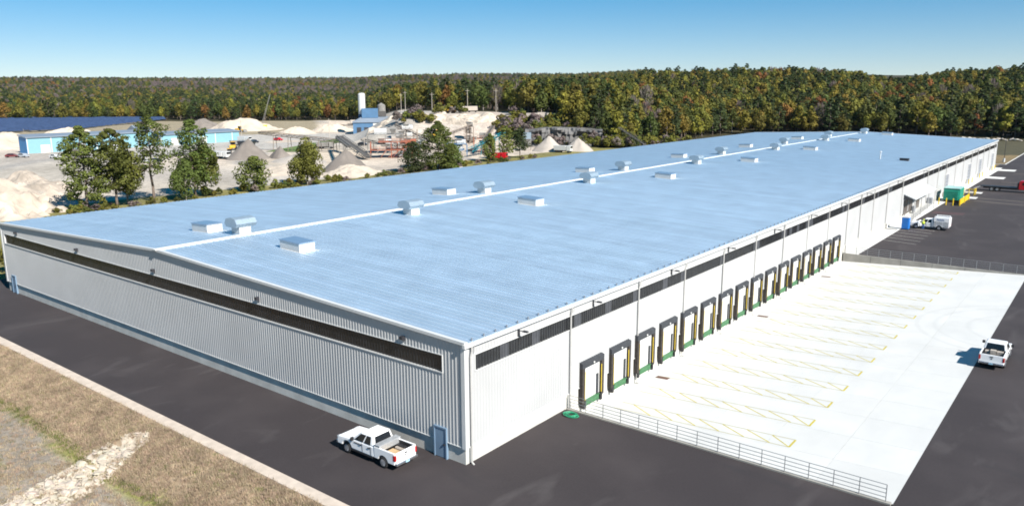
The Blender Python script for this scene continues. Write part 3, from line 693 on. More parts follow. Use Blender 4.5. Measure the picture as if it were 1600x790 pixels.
# service truck with utility body
st = pickup((7.75,117.3,0), math.pi, 'white service truck with tall utility body and roof rack beside the blue toilet', name='service_truck', toolbox=False, bed=False, logo=False)
m = MB(); side_slab(m, arch_profile(-1.55, .88, .55, [(.88,2.25),(-1.55,2.25)], (0,), .49), -1.08, 1.08); m.build('utility_body', WHITEP, st, bevel=.04)
for s in (-1, 1):
    for (x0,x1,z0,z1) in ((-1.45,-.6,1.0,1.55),(-.5,.4,1.0,1.55),(.45,.82,.65,1.55),(-1.45,-.6,.62,.95)):
        d = MB().box(x0,x1,s*1.09-.008,s*1.09+.008,z0,z1).build('locker_door', ALU, st); MB().box((x0+x1)/2-.06,(x0+x1)/2+.06,s*1.105-.01,s*1.105+.01,z1-.12,z1-.07).build('handle', BLK, d)
    MB().tube((-1.4,s*.95,2.42),(.8,s*.95,2.42),.05,8).box(-1.35,-1.28,s*.95-.03,s*.95+.03,2.2,2.4).box(.68,.75,s*.95-.03,s*.95+.03,2.2,2.4).build('roof_rack', WHITEP, st)
    g = MB()
    for k in range(9): g.prism([(-.75+k*.13,s*1.086,1.72+.03*(k%3)),(-.66+k*.13,s*1.086,1.72+.03*(k%3)),(-.62+k*.13,s*1.086,1.95+.04*((k*5)%3)),(-.71+k*.13,s*1.086,1.95+.04*((k*5)%3))],(0,s*.012,0))
    g.build('script_lettering', mat('faded_blue_ink',(.16,.20,.30),.6), st)
MB().box(-1.62,-1.54,-1.0,1.0,.5,.66).build('rear_bumper', BLK, st)
for s in (-1, 1): MB().box(-1.575,-1.545,s*.98-.06,s*.98+.06,.75,1.0).build('tail_light', RED, st)
MB().hexa([(2.9,.98,.55),(3.0,.98,.55),(3.2,1.75,.55),(3.1,1.75,.55),(2.9,.95,1.6),(3.0,.95,1.6),(3.2,1.70,1.6),(3.1,1.70,1.6)]).build('open_door', WHITEP, st)
# red rollback truck
rt_ = empty('flatbed_truck', (7.4,184.3,0), R(-2), 'red flatbed truck with long empty black bed on the far lot', 'truck')
MB().box(-2.4,5.4,-1.2,1.2,1.02,1.16).box(5.2,5.35,-1.2,1.2,1.16,2.3).build('flat_bed', BLK, rt_)
MB().box(-1.9,8.6,-.45,.45,.6,1.0).build('chassis', BLK, rt_)
MB().hexa([(-3.9,-1.15,.25),(-2.3,-1.15,.9),(-2.3,1.15,.9),(-3.9,1.15,.25),(-3.9,-1.15,.33),(-2.3,-1.15,1.05),(-2.3,1.15,1.05),(-3.9,1.15,.33)]).build('wheel_lift', ALU, rt_)
m = MB(); side_slab(m, [(5.5,.75),(9.1,.75),(9.15,1.35),(8.9,1.65),(7.6,1.75),(7.2,2.83),(5.7,2.8),(5.5,2.6)], -1.12, 1.12, .05, 1.6); m.build('cab', REDP, rt_, bevel=.06)
for s in (-1, 1): MB().box(6.3,7.1,s*1.10-.02,s*1.10+.02,1.85,2.5).build('side_window', GLASS, rt_); MB().box(8.9,9.17,s*.9-.15,s*.9+.15,1.0,1.3).build('headlight', ALU, rt_); MB().box(-2.44,-2.38,s*1.0-.12,s*1.0+.12,.85,1.0).build('tail_light', RED, rt_)
MB().hexa([(7.25,-.95,2.62),(7.25,.95,2.62),(7.2,.95,2.6),(7.2,-.95,2.6),(7.64,-.98,1.8),(7.64,.98,1.8),(7.58,.98,1.8),(7.58,-.98,1.8)]).build('windscreen', GLASS, rt_)
wheels(rt_, (0,1.15,7.9), 1.02, 1.25)
# person in a hi-vis vest beside the service truck
def person(loc, rz):
    V = [(0,0,.95),(0,0,1.15),(0,0,1.40),(0,0,1.52),(.01,0,1.60),(.02,0,1.70),(0,.09,.90),(.03,.10,.50),(0,.11,.10),(.13,.12,.04),(0,-.09,.90),(-.02,-.10,.50),(-.05,-.11,.10),(.08,-.12,.04),
         (0,.19,1.40),(.04,.25,1.15),(.20,.22,1.0),(.27,.20,.97),(0,-.19,1.40),(.03,-.25,1.14),(.17,-.23,.98),(.24,-.22,.95)]
    Ed = [(0,1),(1,2),(2,3),(3,4),(4,5),(0,6),(6,7),(7,8),(8,9),(0,10),(10,11),(11,12),(12,13),(2,14),(14,15),(15,16),(16,17),(2,18),(18,19),(19,20),(20,21)]
    rad = [.16,.15,.17,.06,.09,.10,.10,.075,.05,.045,.10,.075,.05,.045,.08,.055,.042,.04,.08,.055,.042,.04]
    me = bpy.data.meshes.new('person'); me.from_pydata(V, Ed, [])
    o = bpy.data.objects.new('person', me); col.objects.link(o); o.location = loc; o.rotation_euler.z = rz
    s = o.modifiers.new('skin', 'SKIN'); o.modifiers.new('sub', 'SUBSURF').levels = 1; o.modifiers['sub'].render_levels = 2
    for i, r_ in enumerate(rad): me.skin_vertices[0].data[i].radius = (r_, r_*(1.15 if i in (0,1,2) else 1))
    me.skin_vertices[0].data[0].use_root = True
    pm = mat('work_clothes', (.5,.3,.21), .8, var=.0); t = pm.node_tree; N = t.nodes; L = t.links; b = N['Principled BSDF']
    tc = N.new('ShaderNodeTexCoord'); sp = N.new('ShaderNodeSeparateXYZ'); L.new(tc.outputs['Object'], sp.inputs[0])
    rp = N.new('ShaderNodeValToRGB'); rp.color_ramp.interpolation = 'CONSTANT'
    e = rp.color_ramp.elements; e[0].position = 0; e[0].color = (.03,.025,.02,1); e[1].position = .05; e[1].color = (.035,.10,.27,1)
    for p_, c in ((.505,(.02,.02,.025)),(.80,(.50,.30,.21)),(.93,(.5,.5,.08))): x = e.new(p_); x.color = (*c,1)
    dv = N.new('ShaderNodeMath'); dv.operation = 'DIVIDE'; dv.inputs[1].default_value = 1.86; L.new(sp.outputs['Z'], dv.inputs[0]); L.new(dv.outputs[0], rp.inputs['Fac']); L.new(rp.outputs[0], b.inputs['Base Color'])
    me.materials.append(pm)
    tag(o, 'person in a yellow hi-vis vest and blue jeans standing by the service truck', 'person')
    v = MB(); v.lathe([(.20,.98),(.205,1.15),(.225,1.38),(.15,1.47),(.10,1.49)], n=14); 
    v.v = [(x*.82, y*1.08, z) for x, y, z in v.v]; v.build('vest', HIVIS, o, smooth=True)
    h = MB(); h.lathe([(.125,1.70),(.13,1.73),(.115,1.79),(.07,1.84),(.01,1.855)], c=(.02,0,0), n=14); h.build('hard_hat', HIVIS, o, smooth=True)
    return o
person((5.35,115.75,0), R(100))
# portable toilet
pt = empty('portable_toilet', (2.85,114.2,.0), 0, 'blue portable toilet with white roof beside the service truck', 'toilet')
MB().box(-.58,.58,-.58,.58,.12,2.15).build('cabin', PBLUE, pt, bevel=.04); MB().box(-.62,.62,-.62,.62,.03,.12).build('skid', BLK, pt)
MB().hexa([(-.62,-.62,2.15),(.62,-.62,2.15),(.62,.62,2.15),(-.62,.62,2.15),(-.45,-.5,2.38),(.45,-.5,2.38),(.45,.5,2.38),(-.45,.5,2.38)]).build('roof', VENTW, pt, bevel=.03)
MB().box(.58,.6,-.42,.42,.2,2.05).build('door', PBLUE, pt)
for k in range(4): MB().box(-.46+k*.24,-.28+k*.24,-.6,-.58,.3,2.0).build('wall_rib', PBLUE, pt)
MB().tube((-.4,.4,2.2),(-.4,.4,2.65),.05).build('vent_pipe', BLK, pt)
ws = empty('wheel_stop', (1.0,112.4,.03), 0, 'dark metal post and chain lying beside the toilet', 'post'); MB().box(-.9,.9,-.06,.06,0,.1).build('bar', DARK, ws); MB().tube((-.9,0,0),(-.9,0,.9),.06).build('post', DARK, ws)
# generator
gn = empty('generator', (3.1,158.6,0), 0, 'green louvred generator housing on a dark base behind yellow bollards', 'generator')
MB().box(-1.5,1.5,-2.4,2.4,.0,.5).build('base_tank', BLK, gn); MB().box(-1.6,1.6,-2.4,2.5,.5,3.0).build('housing', GENG, gn, bevel=.05); MB().box(-1.65,1.65,-2.5,2.55,3.0,3.08).build('roof', mat('pale_green_top',(.30,.48,.46),.5), gn)
for k in range(7):
    z = .62+k*.3; MB().hexa([(-1.45,-2.55,z),(1.45,-2.55,z),(1.45,-2.4,z+.1),(-1.45,-2.4,z+.1),(-1.45,-2.55,z+.04),(1.45,-2.55,z+.04),(1.45,-2.4,z+.14),(-1.45,-2.4,z+.14)]).build('louvre', GENG, gn)
for k in range(3): MB().box(1.6,1.63,-2.1+k*1.5,-.8+k*1.5,.7,2.8).build('access_door', GENG, gn)
for x in (1.6,3.0,4.3): bollard(x, 151.2, 'yellow steel bollard in the row before the green generator', 1.5, 'bollards before the generator')
yb = empty('yellow_barrier', (5.5,157,0), 0, 'solid yellow barrier panel beside the green generator', 'barrier'); MB().box(-.05,.05,-6,6,.15,1.35).build('panel', YEL, yb)
for y in (-5.8,0,5.8): MB().tube((.12,y,0),(.12,y,1.35),.07).build('post', YEL, yb)
yr = empty('yellow_handrail', (3.7,171.5,0), 0, 'yellow pipe handrail beyond the green generator', 'railing'); railing(yr, (-1.5,0,0), (1.6,0,0), 3, 1.4, (.7,1.4), .07, YEL); railing(yr, (1.6,0,0), (1.6,3,0), 2, 1.4, (.7,1.4), .07, YEL)
# green hose coil
hz_ = MB(); rr = random.Random(8); last = None
for k in range(150):
    a = k*.42; r_ = .22+.24*abs(math.sin(k*.11))+rr.uniform(-.03,.03); p = (r_*1.25*math.cos(a)+.1*math.sin(k*.05), r_*math.sin(a), .03+.0009*k+rr.uniform(0,.02))
    if last: hz_.tube(last, p, .026, 5)
    last = p
tag(hz_.build('hose_coil', HOSE, loc=(1.05,10.95,0)), 'tangled green hose coiled on the asphalt at the foot of a downspout', 'hose')
# light pole beyond the warehouse
lp = empty('light_pole', (-.2,272.5,-.05), 0, 'tall dark light pole on a white base in the dry field', 'light pole'); MB().tube((0,0,1.2),(0,0,9),.09,8,.06).build('pole', DARK, lp); MB().lathe([(.35,0),(.32,1.2),(.3,1.25)], n=12).build('base', VENTW, lp); MB().box(-.3,.9,-.18,.18,8.95,9.1).build('lamp_head', DARK, lp)
# rip-rap channel
def rock_mesh(seed, m, name='stone'):
    r = random.Random(seed); v = []
    for z, k, rad in ((-.32,5,.62),(0,7,1.0),(.34,5,.66)):
        for i in range(k):
            a = 2*math.pi*i/k+r.uniform(-.25,.25); q = rad*r.uniform(.72,1.15); v.append((q*math.cos(a), q*math.sin(a)*r.uniform(.7,1), z+r.uniform(-.1,.1)))
    import bmesh
    bm = bmesh.new(); [bm.verts.new(p) for p in v]; bmesh.ops.convex_hull(bm, input=bm.verts)
    loose = [q for q in bm.verts if not q.link_faces]; bmesh.ops.delete(bm, geom=loose, context='VERTS')
    me = bpy.data.meshes.new(name); bm.to_mesh(me); bm.free(); me.materials.append(m); return me
SM = [rock_mesh(k, STONE) for k in range(9)]; BM_ = [rock_mesh(40+k, BOULD) for k in range(6)]
rpz = empty('riprap_channel', (0,0,0), 0, 'channel of angular pale stones running down the grass slope', 'riprap')
rr = random.Random(12); path = [(-21.6,-10.6),(-22.4,-12.2),(-22.3,-14.0),(-21.3,-16.5),(-20.2,-19.3),(-19.4,-21.5)]; wid = [.7,1.7,2.0,2.05,2.1,2.2]
cnt = 0; placed = []
while cnt < 290 and len(placed) < 3000:
    u = rr.random()*(len(path)-1); k = int(u); f = u-k
    c = Vector(path[k]).lerp(Vector(path[k+1]), f); wd = wid[k]+(wid[k+1]-wid[k])*f
    d = (Vector(path[k+1])-Vector(path[k])).normalized(); a = Vector((-d.y, d.x)); off = rr.uniform(-1,1)
    q = c+a*off*wd; s = rr.uniform(.14,.30) if rr.random() < .8 else rr.uniform(.28,.44)
    if u < 1: s *= .6
    placed.append(q)
    o = inst('stone', rr.choice(SM), rpz, (q.x, q.y, height(q.x, q.y)+s*.25), rot=(rr.uniform(-.4,.4), rr.uniform(-.4,.4), rr.uniform(0,6.3)), scale=(s*1.15,s,s*.75)); cnt += 1
gmv = MB()
for q in range(2600):
    u = rr.random()*(len(path)-1); k = int(u); f = u-k
    c = Vector(path[k]).lerp(Vector(path[k+1]), f); wd = wid[k]+(wid[k+1]-wid[k])*f
    d = (Vector(path[k+1])-Vector(path[k])).normalized(); a = Vector((-d.y, d.x)); c = c+a*rr.uniform(-1.02,1.02)*wd; s = rr.uniform(.06,.2); z = height(c.x, c.y)+s*.3
    vs = [(c.x+s*rr.uniform(.6,1.2)*math.cos(t), c.y+s*rr.uniform(.6,1.2)*math.sin(t), z-s*.6) for t in (0,1.5,3.1,4.6)]+[(c.x+rr.uniform(-.3,.3)*s, c.y+rr.uniform(-.3,.3)*s, z+s*.6)]
    gmv.add(vs, [(0,1,4),(1,2,4),(2,3,4),(3,0,4),(3,2,1,0)])
tag(gmv.build('small_stones', STONE, rpz), kind='stuff')
# boulders along the far field
rr = random.Random(4)
for k in range(34):
    x = -34+k*1.9+rr.uniform(-.5,.5); y = 397+rr.uniform(-1.2,1.2); s = rr.uniform(.8,1.5)
    o = inst('boulder', rr.choice(BM_), None, (x, y, height(x, y)+s*.45), rot=(rr.uniform(-.3,.3),rr.uniform(-.3,.3),rr.uniform(0,6.3)), scale=(s*1.2,s,s*.85)); tag(o, 'pale boulder in the row along the edge of the far woods', 'boulder', 'boulders along the far woods')

# ------------------------------------------------------------------ quarry
def PP(az, d): return Vector((CAM.x+d*math.sin(R(az)), CAM.y+d*math.cos(R(az))))
def mound(name, cx, cy, rx, ry, h, m, label, cat, seed=0, cone=True, rough=.06, n=40, rz=0, top=0., base=None, group=None):
    b = MB(); rings = 16; vs = [(0,0,h*(1+rough*.3))]; zb = height(cx, cy) if base is None else base
    for i in range(1, rings+1):
        f = i/rings
        for j in range(n):
            t = 2*math.pi*j/n
            k = 1+.16*nz(math.cos(t)*2+seed, math.sin(t)*2, 1.0, seed)
            x, y = rx*f*k*math.cos(t), ry*f*k*math.sin(t)
            z = h*((1-f)**(1.0 if cone else .8) if cone else (math.cos(f*math.pi)*.5+.5))
            if top: z = h*sm((1-f)/(1-top))
            z += h*rough*(nz(x, y, 3.5/max(rx, ry), seed)+.6*nz(x, y, 9/max(rx, ry), seed+1)+.3*nz(x, y, 22/max(rx, ry), seed+2))*min(1, (1-f)*5) - .25*f
            vs.append((x, y, z))
    fs = [(0, 1+j, 1+(j+1) % n) for j in range(n)]
    for i in range(rings-1):
        for j in range(n): a = 1+i*n; fs.append((a+j, a+n+j, a+n+(j+1) % n, a+(j+1) % n))
    b.add(vs, fs); o = b.build(name, m, None, smooth=cone, loc=(cx, cy, zb), rz=rz); tag(o, label, cat, group); return o
mound('gravel_pile', -222, 131, 8.5, 8.5, 7.2, GRAV, 'dark grey gravel cone beside the long pale blue shed', 'gravel pile', 1)
mound('gravel_pile', -214, 139, 5, 4, 4.5, GRAV, 'low dark gravel heap behind the cone near the blue shed', 'gravel pile', 12)
mound('gravel_pile', -160, 124.5, 8, 8, 6.6, GRAV, 'pointed grey gravel cone at the foot of the conveyor', 'gravel pile', 2)
mound('gravel_pile', -196, 134, 13, 9, 3.0, GRAVL, 'broad low tan gravel heap between the two dark cones', 'gravel pile', 3)
mound('gravel_pile', -140.5, 150.5, 5.2, 4.5, 3.2, GRAVL, 'small whitish gravel cone near the red crusher', 'gravel pile', 4)
mound('gravel_pile', -153, 224, 7.6, 7.2, 6.0, GRAVL, 'pale gravel cone beside the blue-grey hopper', 'gravel pile', 5)
mound('gravel_pile', -144, 232, 7.2, 6, 5.2, GRAVL, 'pale gravel cone behind the white articulated machine', 'gravel pile', 6)
mound('sand_bank', -172, 26, 25, 15, 5.5, SANDW, 'eroded white sand bank beside the pines left of the roof', 'sand bank', 7, False, .55, 90, .5)
mound('sand_bank', -196, 47, 22, 8, 3.2, SANDW, 'low pale sand ridge behind the eroded sand bank', 'sand bank', 8, False, .5, 70, .2)
mound('sand_bank', -148, 22, 14, 12, 4.2, SANDW, 'pale sand slope at the corner of the pit near the pines', 'sand bank', 9, False, .55, 70, 1.2)
mound('sand_bank', -150, 118, 10, 16, 2.6, SAND, 'low spoil bank of pale sand at the foot of the grey cone', 'sand bank', 10, False, .25, 50, .5)
mound('sand_bank', -172, 108, 12, 18, 2.0, SAND, 'flat sandy heap between round tree and grey cone', 'sand bank', 11, False, .25, 50, .3)
for k, (az, d, rx, h, mt, lab) in enumerate([(-71,415,26,6.5,SAND,'rounded sandy spoil mound behind the deep blue shed end'),(-67.5,440,24,7,SAND,'pale sandy spoil mound behind the pale blue shed'),(-64.5,430,16,5.5,GRAV,'dark earth mound before the solar field'),(-57,520,30,7,SAND,'sandy mound at the right end of the solar field'),(-59.5,560,20,6,GRAV,'brown earth mound beside the solar field tip'),(-53.5,470,16,4,SAND,'pale sand heap by the crane'),(-51.0,490,18,4.5,SAND,'long pale sand heap before the white trailers')]):
    c = PP(az, d); mound('spoil_mound', c.x, c.y, rx, rx*.6, h, mt, lab, 'spoil mound', 20+k, False, .22, 40, R(20-az))
c = PP(-42.0, 378); mound('rock_pile', c.x, c.y, 34, 20, 12, ROCKP, 'big flat-topped pile of broken pale rock', 'rock pile', 31, False, .20, 110, R(-50+90), .45, base=0)
c = PP(-45.8, 385); mound('rock_pile', c.x, c.y, 24, 15, 11.5, ROCKP, 'pale rock bank with scrub left of the big rock pile', 'rock pile', 32, False, .26, 90, R(40), .3, base=0)
def cliff():
    b = MB(); n, mz = 60, 10; vs = []
    for i in range(n+1):
        az = -37.2+i*(5.6/n)
        for j in range(mz+1):
            f = j/mz; d = 340+5*f+4*nz(az*1.5, f*3, 1, 3)+2.0*nz(az*5, f*6, 1, 5)
            p = PP(az, d); vs.append((p.x, p.y, -.5+f*(8.0+1.2*nz(az, 0, .8, 6))))
    for i in range(n):
        for j in range(mz): a = i*(mz+1)+j; b.add([], []); b.f.append((a, a+mz+1, a+mz+2, a+1)); b.m.append(0)
    k0 = len(vs)
    for i in range(n+1):
        p = PP(-37.2+i*(5.6/n), 372); vs.append((p.x, p.y, 7.5))
    b.v = vs
    for i in range(n): a = i*(mz+1)+mz; b.f.append((a, a+mz+1, k0+i+1, k0+i)); b.m.append(0)
    tag(b.build('rock_cliff', ROCK), 'dark blasted rock face at the back of the quarry', 'cliff')
cliff()
# sheds
def shed(x, y0, y1, h, dep, label, end=SHEDD):
    t = empty('blue_shed', (x, y0, height(x, y0)), 0, label, 'shed'); Ln = y1-y0
    MB().box(-dep, 0, 0, Ln, 0, h).build('wall', SHEDB, t)
    MB().box(-dep-.3, .05, -.12, -.01, 0, h+.4).build('end_wall', end, t)
    MB().hexa([(-dep-.5,-.5,h+.8),(.6,-.5,h),(.6,Ln+.5,h),(-dep-.5,Ln+.5,h+.8),(-dep-.5,-.5,h+1.2),(.6,-.5,h+.35),(.6,Ln+.5,h+.35),(-dep-.5,Ln+.5,h+1.2)]).build('roof', SHEDR, t)
    for k in range(int(Ln//9)+1): MB().box(0,.12,k*9,k*9+.35,0,h).build('column_trim', TRIM, t)
    for k in range(int(Ln//14)):
        d = MB().box(.01,.1,5+k*14,8.6+k*14,0,3.2).build('door', TRIM, t)
        for z in (.8,1.6,2.4): MB().box(.1,.11,5+k*14,8.6+k*14,z-.03,z+.03).build('panel_joint', DARK, d)
shed(-315, 91.5, 138, 6.2, 7, 'long pale blue shed with a deep blue end wall')
shed(-313, 146, 186, 4.8, 9, 'pale blue shed beyond the pines, nearer the dark gravel cone', SHEDB)
g = empty('blue_shed', (-322, 139, 0), 0, 'white gabled building between the two pale blue sheds', 'shed'); MB().box(-8,4,0,6,0,6.2).build('wall', SHEDB, g); MB().prism([(-8.5,-.3,6.2),(4.5,-.3,6.2),(-2,-.3,9.2)],(0,6.6,0)).build('roof', SHEDR, g)
# solar field
for k in range(26):
    x = -497-k*8.2; y1 = min(186+(-492-x)*1.07, 306); y0 = 95+k*3
    if y1-y0 < 8: continue
    z = height(x, (y0+y1)/2)+.1
    o = empty('solar_row', (x, y0, z), 0, 'long row of dark blue solar panels in the field before the woods', 'solar panels', 'rows of the solar field'); Ln = y1-y0
    a0 = (k*5.3) % 22 - 22
    while a0 < Ln:
        p0, p1 = max(0, a0), min(Ln, a0+18.5); a0 += 22
        if p1-p0 > 1: MB().hexa([(0,p0,.9),(0,p1,.9),(-3.4,p1,3.1),(-3.4,p0,3.1),(.05,p0,1.0),(.05,p1,1.0),(-3.35,p1,3.2),(-3.35,p0,3.2)]).build('panel_table', SOLAR, o)
    f = MB()
    for j in range(int(Ln//9)+1): f.box(-1.8,-1.6,j*9,j*9+.2,-.5,2.0)
    f.build('post_line', STEEL, o)
# batching plant
def frame_of(root, az): root.rotation_euler.z = R(-az)      # local x = to the right as seen from the drive, y = away
c = PP(-48.0, 448); bt = empty('batch_plant', (c.x, c.y, 0), R(48), 'blue-walled batching plant building with white front and grey roof', 'plant')
MB().box(-12,-1,0,14,0,6.6).build('blue_wall', BLUEM, bt); MB().box(-1,11,.0,14,0,6.6).build('white_wall', TRIM, bt)
MB().hexa([(-12.6,-.6,6.6),(11.6,-.6,6.6),(11.6,14.6,6.6),(-12.6,14.6,6.6),(-7,6,9.8),(7,6,9.8),(7,8,9.8),(-7,8,9.8)]).build('roof', SHEDR, bt)
MB().box(-7,2,4,10,9,14.2).build('upper_house', BLUEM, bt); MB().box(2,6.5,5,8,10,12.6).build('upper_conveyor', BELT, bt)
for x in (-10,-6): MB().box(x,x+2.4,-.08,0,.1,4).build('door', DARK, bt)
for x in (1.5,5.5): MB().box(x,x+2.6,-.08,0,2.5,4.4).build('window', GLASS, bt)
for k in range(9): MB().lathe([(.9+.3*(k%2),0),(.9,1.6),(.1,2.2)], c=(1+k*1.9,-4-(k%3),0), n=10).build('tank', TRIM if k%3 else ALU, bt)
c = PP(-48.85, 460); si = empty('cement_silo', (c.x, c.y, 0), R(48), 'tall white cement silo on a blue lower stage', 'silo')
MB().lathe([(2.05,11),(2.05,21.8),(1.6,22.5),(.1,22.8)], n=24).build('tank', TRIM, si, smooth=False); MB().lathe([(.6,5.5),(2.0,11)], n=24).build('cone', TRIM, si)
MB().box(-2.2,2.2,-2.2,2.2,4,10.6).build('lower_stage', BLUEM, si)
for a in (45,135,225,315): MB().tube((2*math.cos(R(a)),2*math.sin(R(a)),0),(2*math.cos(R(a)),2*math.sin(R(a)),11),.2).build('leg', STEEL, si)
MB().tube((1.9,-1.2,8),(1.9,-1.2,22.5),.12).build('fill_pipe', STEEL, si); 
for k in range(10): MB().tube((1.2*math.cos(k*.628),1.2*math.sin(k*.628),22.4),(1.2*math.cos(k*.628),1.2*math.sin(k*.628),23.4),.05,5).build('rail_post', STEEL, si)
c = PP(-47.5, 470); s2 = empty('cement_silo', (c.x, c.y, 0), 0, 'short grey silo behind the batching plant', 'silo'); MB().lathe([(2.4,0),(2.4,15.5),(.3,17)], n=20).build('tank', STEEL, s2)
# conveyors
def conveyor(p, q, label, m=STEEL, wd=1.3, deep=1.0, legs=3):
    p = Vector(p); q = Vector(q); o = empty('conveyor', (p.x, p.y, 0), 0, label, 'conveyor'); p0 = Vector((0,0,p.z)); q0 = Vector((q.x-p.x, q.y-p.y, q.z))
    d = (q0-p0); L_ = d.length; d.normalize(); a = d.cross(Vector((0,0,1))).normalized()*wd/2; u = Vector((0,0,deep))
    MB().bar(p0+u*.55, q0+u*.55, wd*.9, .12).build('belt', BELT, o)
    for s in (-1, 1):
        f = MB(); f.bar(p0+a*s, q0+a*s, .14, .14); f.bar(p0+a*s+u, q0+a*s+u, .14, .14); n = max(2, int(L_/2.4))
        for k in range(n):
            x0 = p0.lerp(q0, k/n); x1 = p0.lerp(q0, (k+1)/n); f.bar(x0+a*s, x1+a*s+u, .09, .09); f.bar(x1+a*s, x1+a*s+u, .09, .09)
        f.build('side_truss', m, o)
    for k in range(1, legs+1):
        c = p0.lerp(q0, k/(legs+.6))
        if c.z > 1.2:
            f = MB()
            for s in (-1, 1): f.bar(c+a*s, Vector(((c+a*s*1.7).x, (c+a*s*1.7).y, -.2)), .18, .18)
            f.bar(Vector(((c+a*1.4).x,(c+a*1.4).y,c.z*.5)), Vector(((c-a*1.4).x,(c-a*1.4).y,c.z*.5)), .12, .12); f.build('trestle', m, o)
    for c in (p0, q0): MB().bar(c-a*1.1+u*.5, c+a*1.1+u*.5, .5, .5).build('drum', BELT, o)
def C3(az, d, z): c = PP(az, d); return (c.x, c.y, z)
BR = mat('brown_steel', (.19,.15,.12), .8, var=.25, scale=.8)
conveyor(C3(-55.9,345,6.6), C3(-50.2,322,3.6), 'long brown overhead conveyor running from the parked trucks to the crusher', BR, 1.6, 1.3, 5)
conveyor(C3(-50.5,330,5.2), C3(-48.6,285,.6), 'wide grey conveyor sloping down to the red crusher', STEEL, 2.6, 1.4, 2)
conveyor(C3(-50.7,332,5.0), C3(-49.9,254,6.6), 'thin stacker conveyor ending above the pointed grey cone', STEEL, 1.0, .8, 2)
conveyor(C3(-49.0,318,4.6), C3(-46.8,318,2.2), 'dark conveyor crossing behind the red crusher', BELT, 1.4, 1.0, 2)
conveyor(C3(-46.5,352,8.6), C3(-44.0,330,2.6), 'dark conveyor sloping down to the right of the batching plant', BR, 1.5, 1.2, 3)
conveyor(C3(-46.6,325,1.4), C3(-44.0,338,5.4), 'grey conveyor rising towards the rock pile', STEEL, 1.4, 1.1, 3)
conveyor(C3(-46.4,290,.8), C3(-44.6,298,5.4), 'pale conveyor rising beside the pines from the red crusher', VENTG, 1.2, .9, 2)
conveyor(C3(-43.2,340,4.4), C3(-41.1,345,8.6), 'brown stacker conveyor in front of the big rock pile', BR, 1.3, 1.0, 2)
conveyor(C3(-41.2,290,2.0), C3(-38.7,308,7.0), 'teal screening conveyor beside the small pines', TEAL, 1.8, 1.3, 2)
conveyor(C3(-40.2,300,5.0), C3(-39.5,330,9.0), 'brown conveyor rising behind the teal screener', BR, 1.3, 1.0, 2)
conveyor(C3(-30.4,345,7.4), C3(-28.6,325,1.8), 'dark stacker conveyor by the scrub above the roof edge', BELT, 1.3, 1.0, 2)
# crusher: decks, rails, legs
def plant_block(az, d, w_, dp, h, label, m, deckm, name='crusher', seed=1):
    c = PP(az, d); o = empty(name, (c.x, c.y, 0), R(-az), label, name.replace('_',' ')); r = random.Random(seed)
    nlev = max(2, int(h/2.8))
    for x in np.linspace(-w_/2, w_/2, max(3, int(w_/4))):
        for y in (0, dp): MB().box(x-.17,x+.17,y-.17,y+.17,-.2,h*r.uniform(.75,1)).build('leg', m, o)
    for k in range(1, nlev+1):
        z = k*h/nlev*.92; x0 = -w_/2+r.uniform(0,w_*.25); x1 = w_/2-r.uniform(0,w_*.25)
        MB().box(x0-.3,x1+.3,-.5,dp+.5,z-.22,z).build('deck', m, o); f = MB()
        for x in np.arange(x0, x1, 1.6): f.box(x-.04,x+.04,-.48,-.40,z,z+1.1)
        f.box(x0,x1,-.48,-.40,z+1.02,z+1.1); f.box(x0,x1,-.48,-.40,z+.5,z+.56); f.build('hand_rail', m, o)
        xa = r.uniform(x0, x1-3); MB().box(xa,xa+r.uniform(2.5,5),.3,dp-.3,z,z+r.uniform(1.2,2.2)).build('screen_box', deckm, o, bevel=.1)
        xb = r.uniform(x0, x1-2); MB().hexa([(xb,.8,z+.1),(xb+1,.8,z+.1),(xb+1,2,z+.1),(xb,2,z+.1),(xb-.8,0,z+1.9),(xb+1.8,0,z+1.9),(xb+1.8,2.8,z+1.9),(xb-.8,2.8,z+1.9)]).build('hopper', STEEL, o)
    for k in range(5):
        x = r.uniform(-w_/2, w_/2-3); MB().bar((x,-.4,.3),(x+r.uniform(2,5),-.4,h*.45),.18,.18).build('brace', m, o)
    return o
plant_block(-46.9, 291, 15, 6, 6.4, 'rusty red crusher frame with decks and hoppers', RUST, GRAVL, 'crusher', 3)
plant_block(-45.7, 299, 8, 5, 5.2, 'smaller rusty red screen frame on the pine side of the crusher', RUST, RUST, 'crusher', 6)
plant_block(-47.3, 312, 14, 6, 8.2, 'grey steel screening tower behind the red crusher', STEEL, TRIM, 'screening_tower', 4)
plant_block(-45.8, 325, 9, 5, 9.5, 'brown screening tower with white box beside the red crusher', BR, TRIM, 'screening_tower', 9)
plant_block(-41.2, 345, 3, 3, 9.5, 'thin steel tower in front of the big rock pile', BR, STEEL, 'screening_tower', 11)
plant_block(-42.2, 300, 8, 5, 4.6, 'dark wheeled screener with a white box near the big pine', BLUEM, TRIM, 'screening_tower', 14)
plant_block(-40.2, 312, 8, 4, 6, 'rusty screen frame behind the teal conveyor', RUST, STEEL, 'screening_tower', 15)
c = PP(-37.1, 322); hp = empty('hopper_bin', (c.x, c.y, 0), R(37), 'blue-grey bin on tall legs beside the pale gravel cone', 'hopper'); MB().box(-1.9,1.9,-1.5,1.5,4.6,7.2).build('bin', VENTG, hp); MB().hexa([(-.5,-.5,3),(.5,-.5,3),(.5,.5,3),(-.5,.5,3),(-1.9,-1.5,4.6),(1.9,-1.5,4.6),(1.9,1.5,4.6),(-1.9,1.5,4.6)]).build('cone', STEEL, hp)
for x in (-1.7,1.7):
    for y in (-1.3,1.3): MB().box(x-.14,x+.14,y-.14,y+.14,-.2,4.6).build('leg', STEEL, hp)
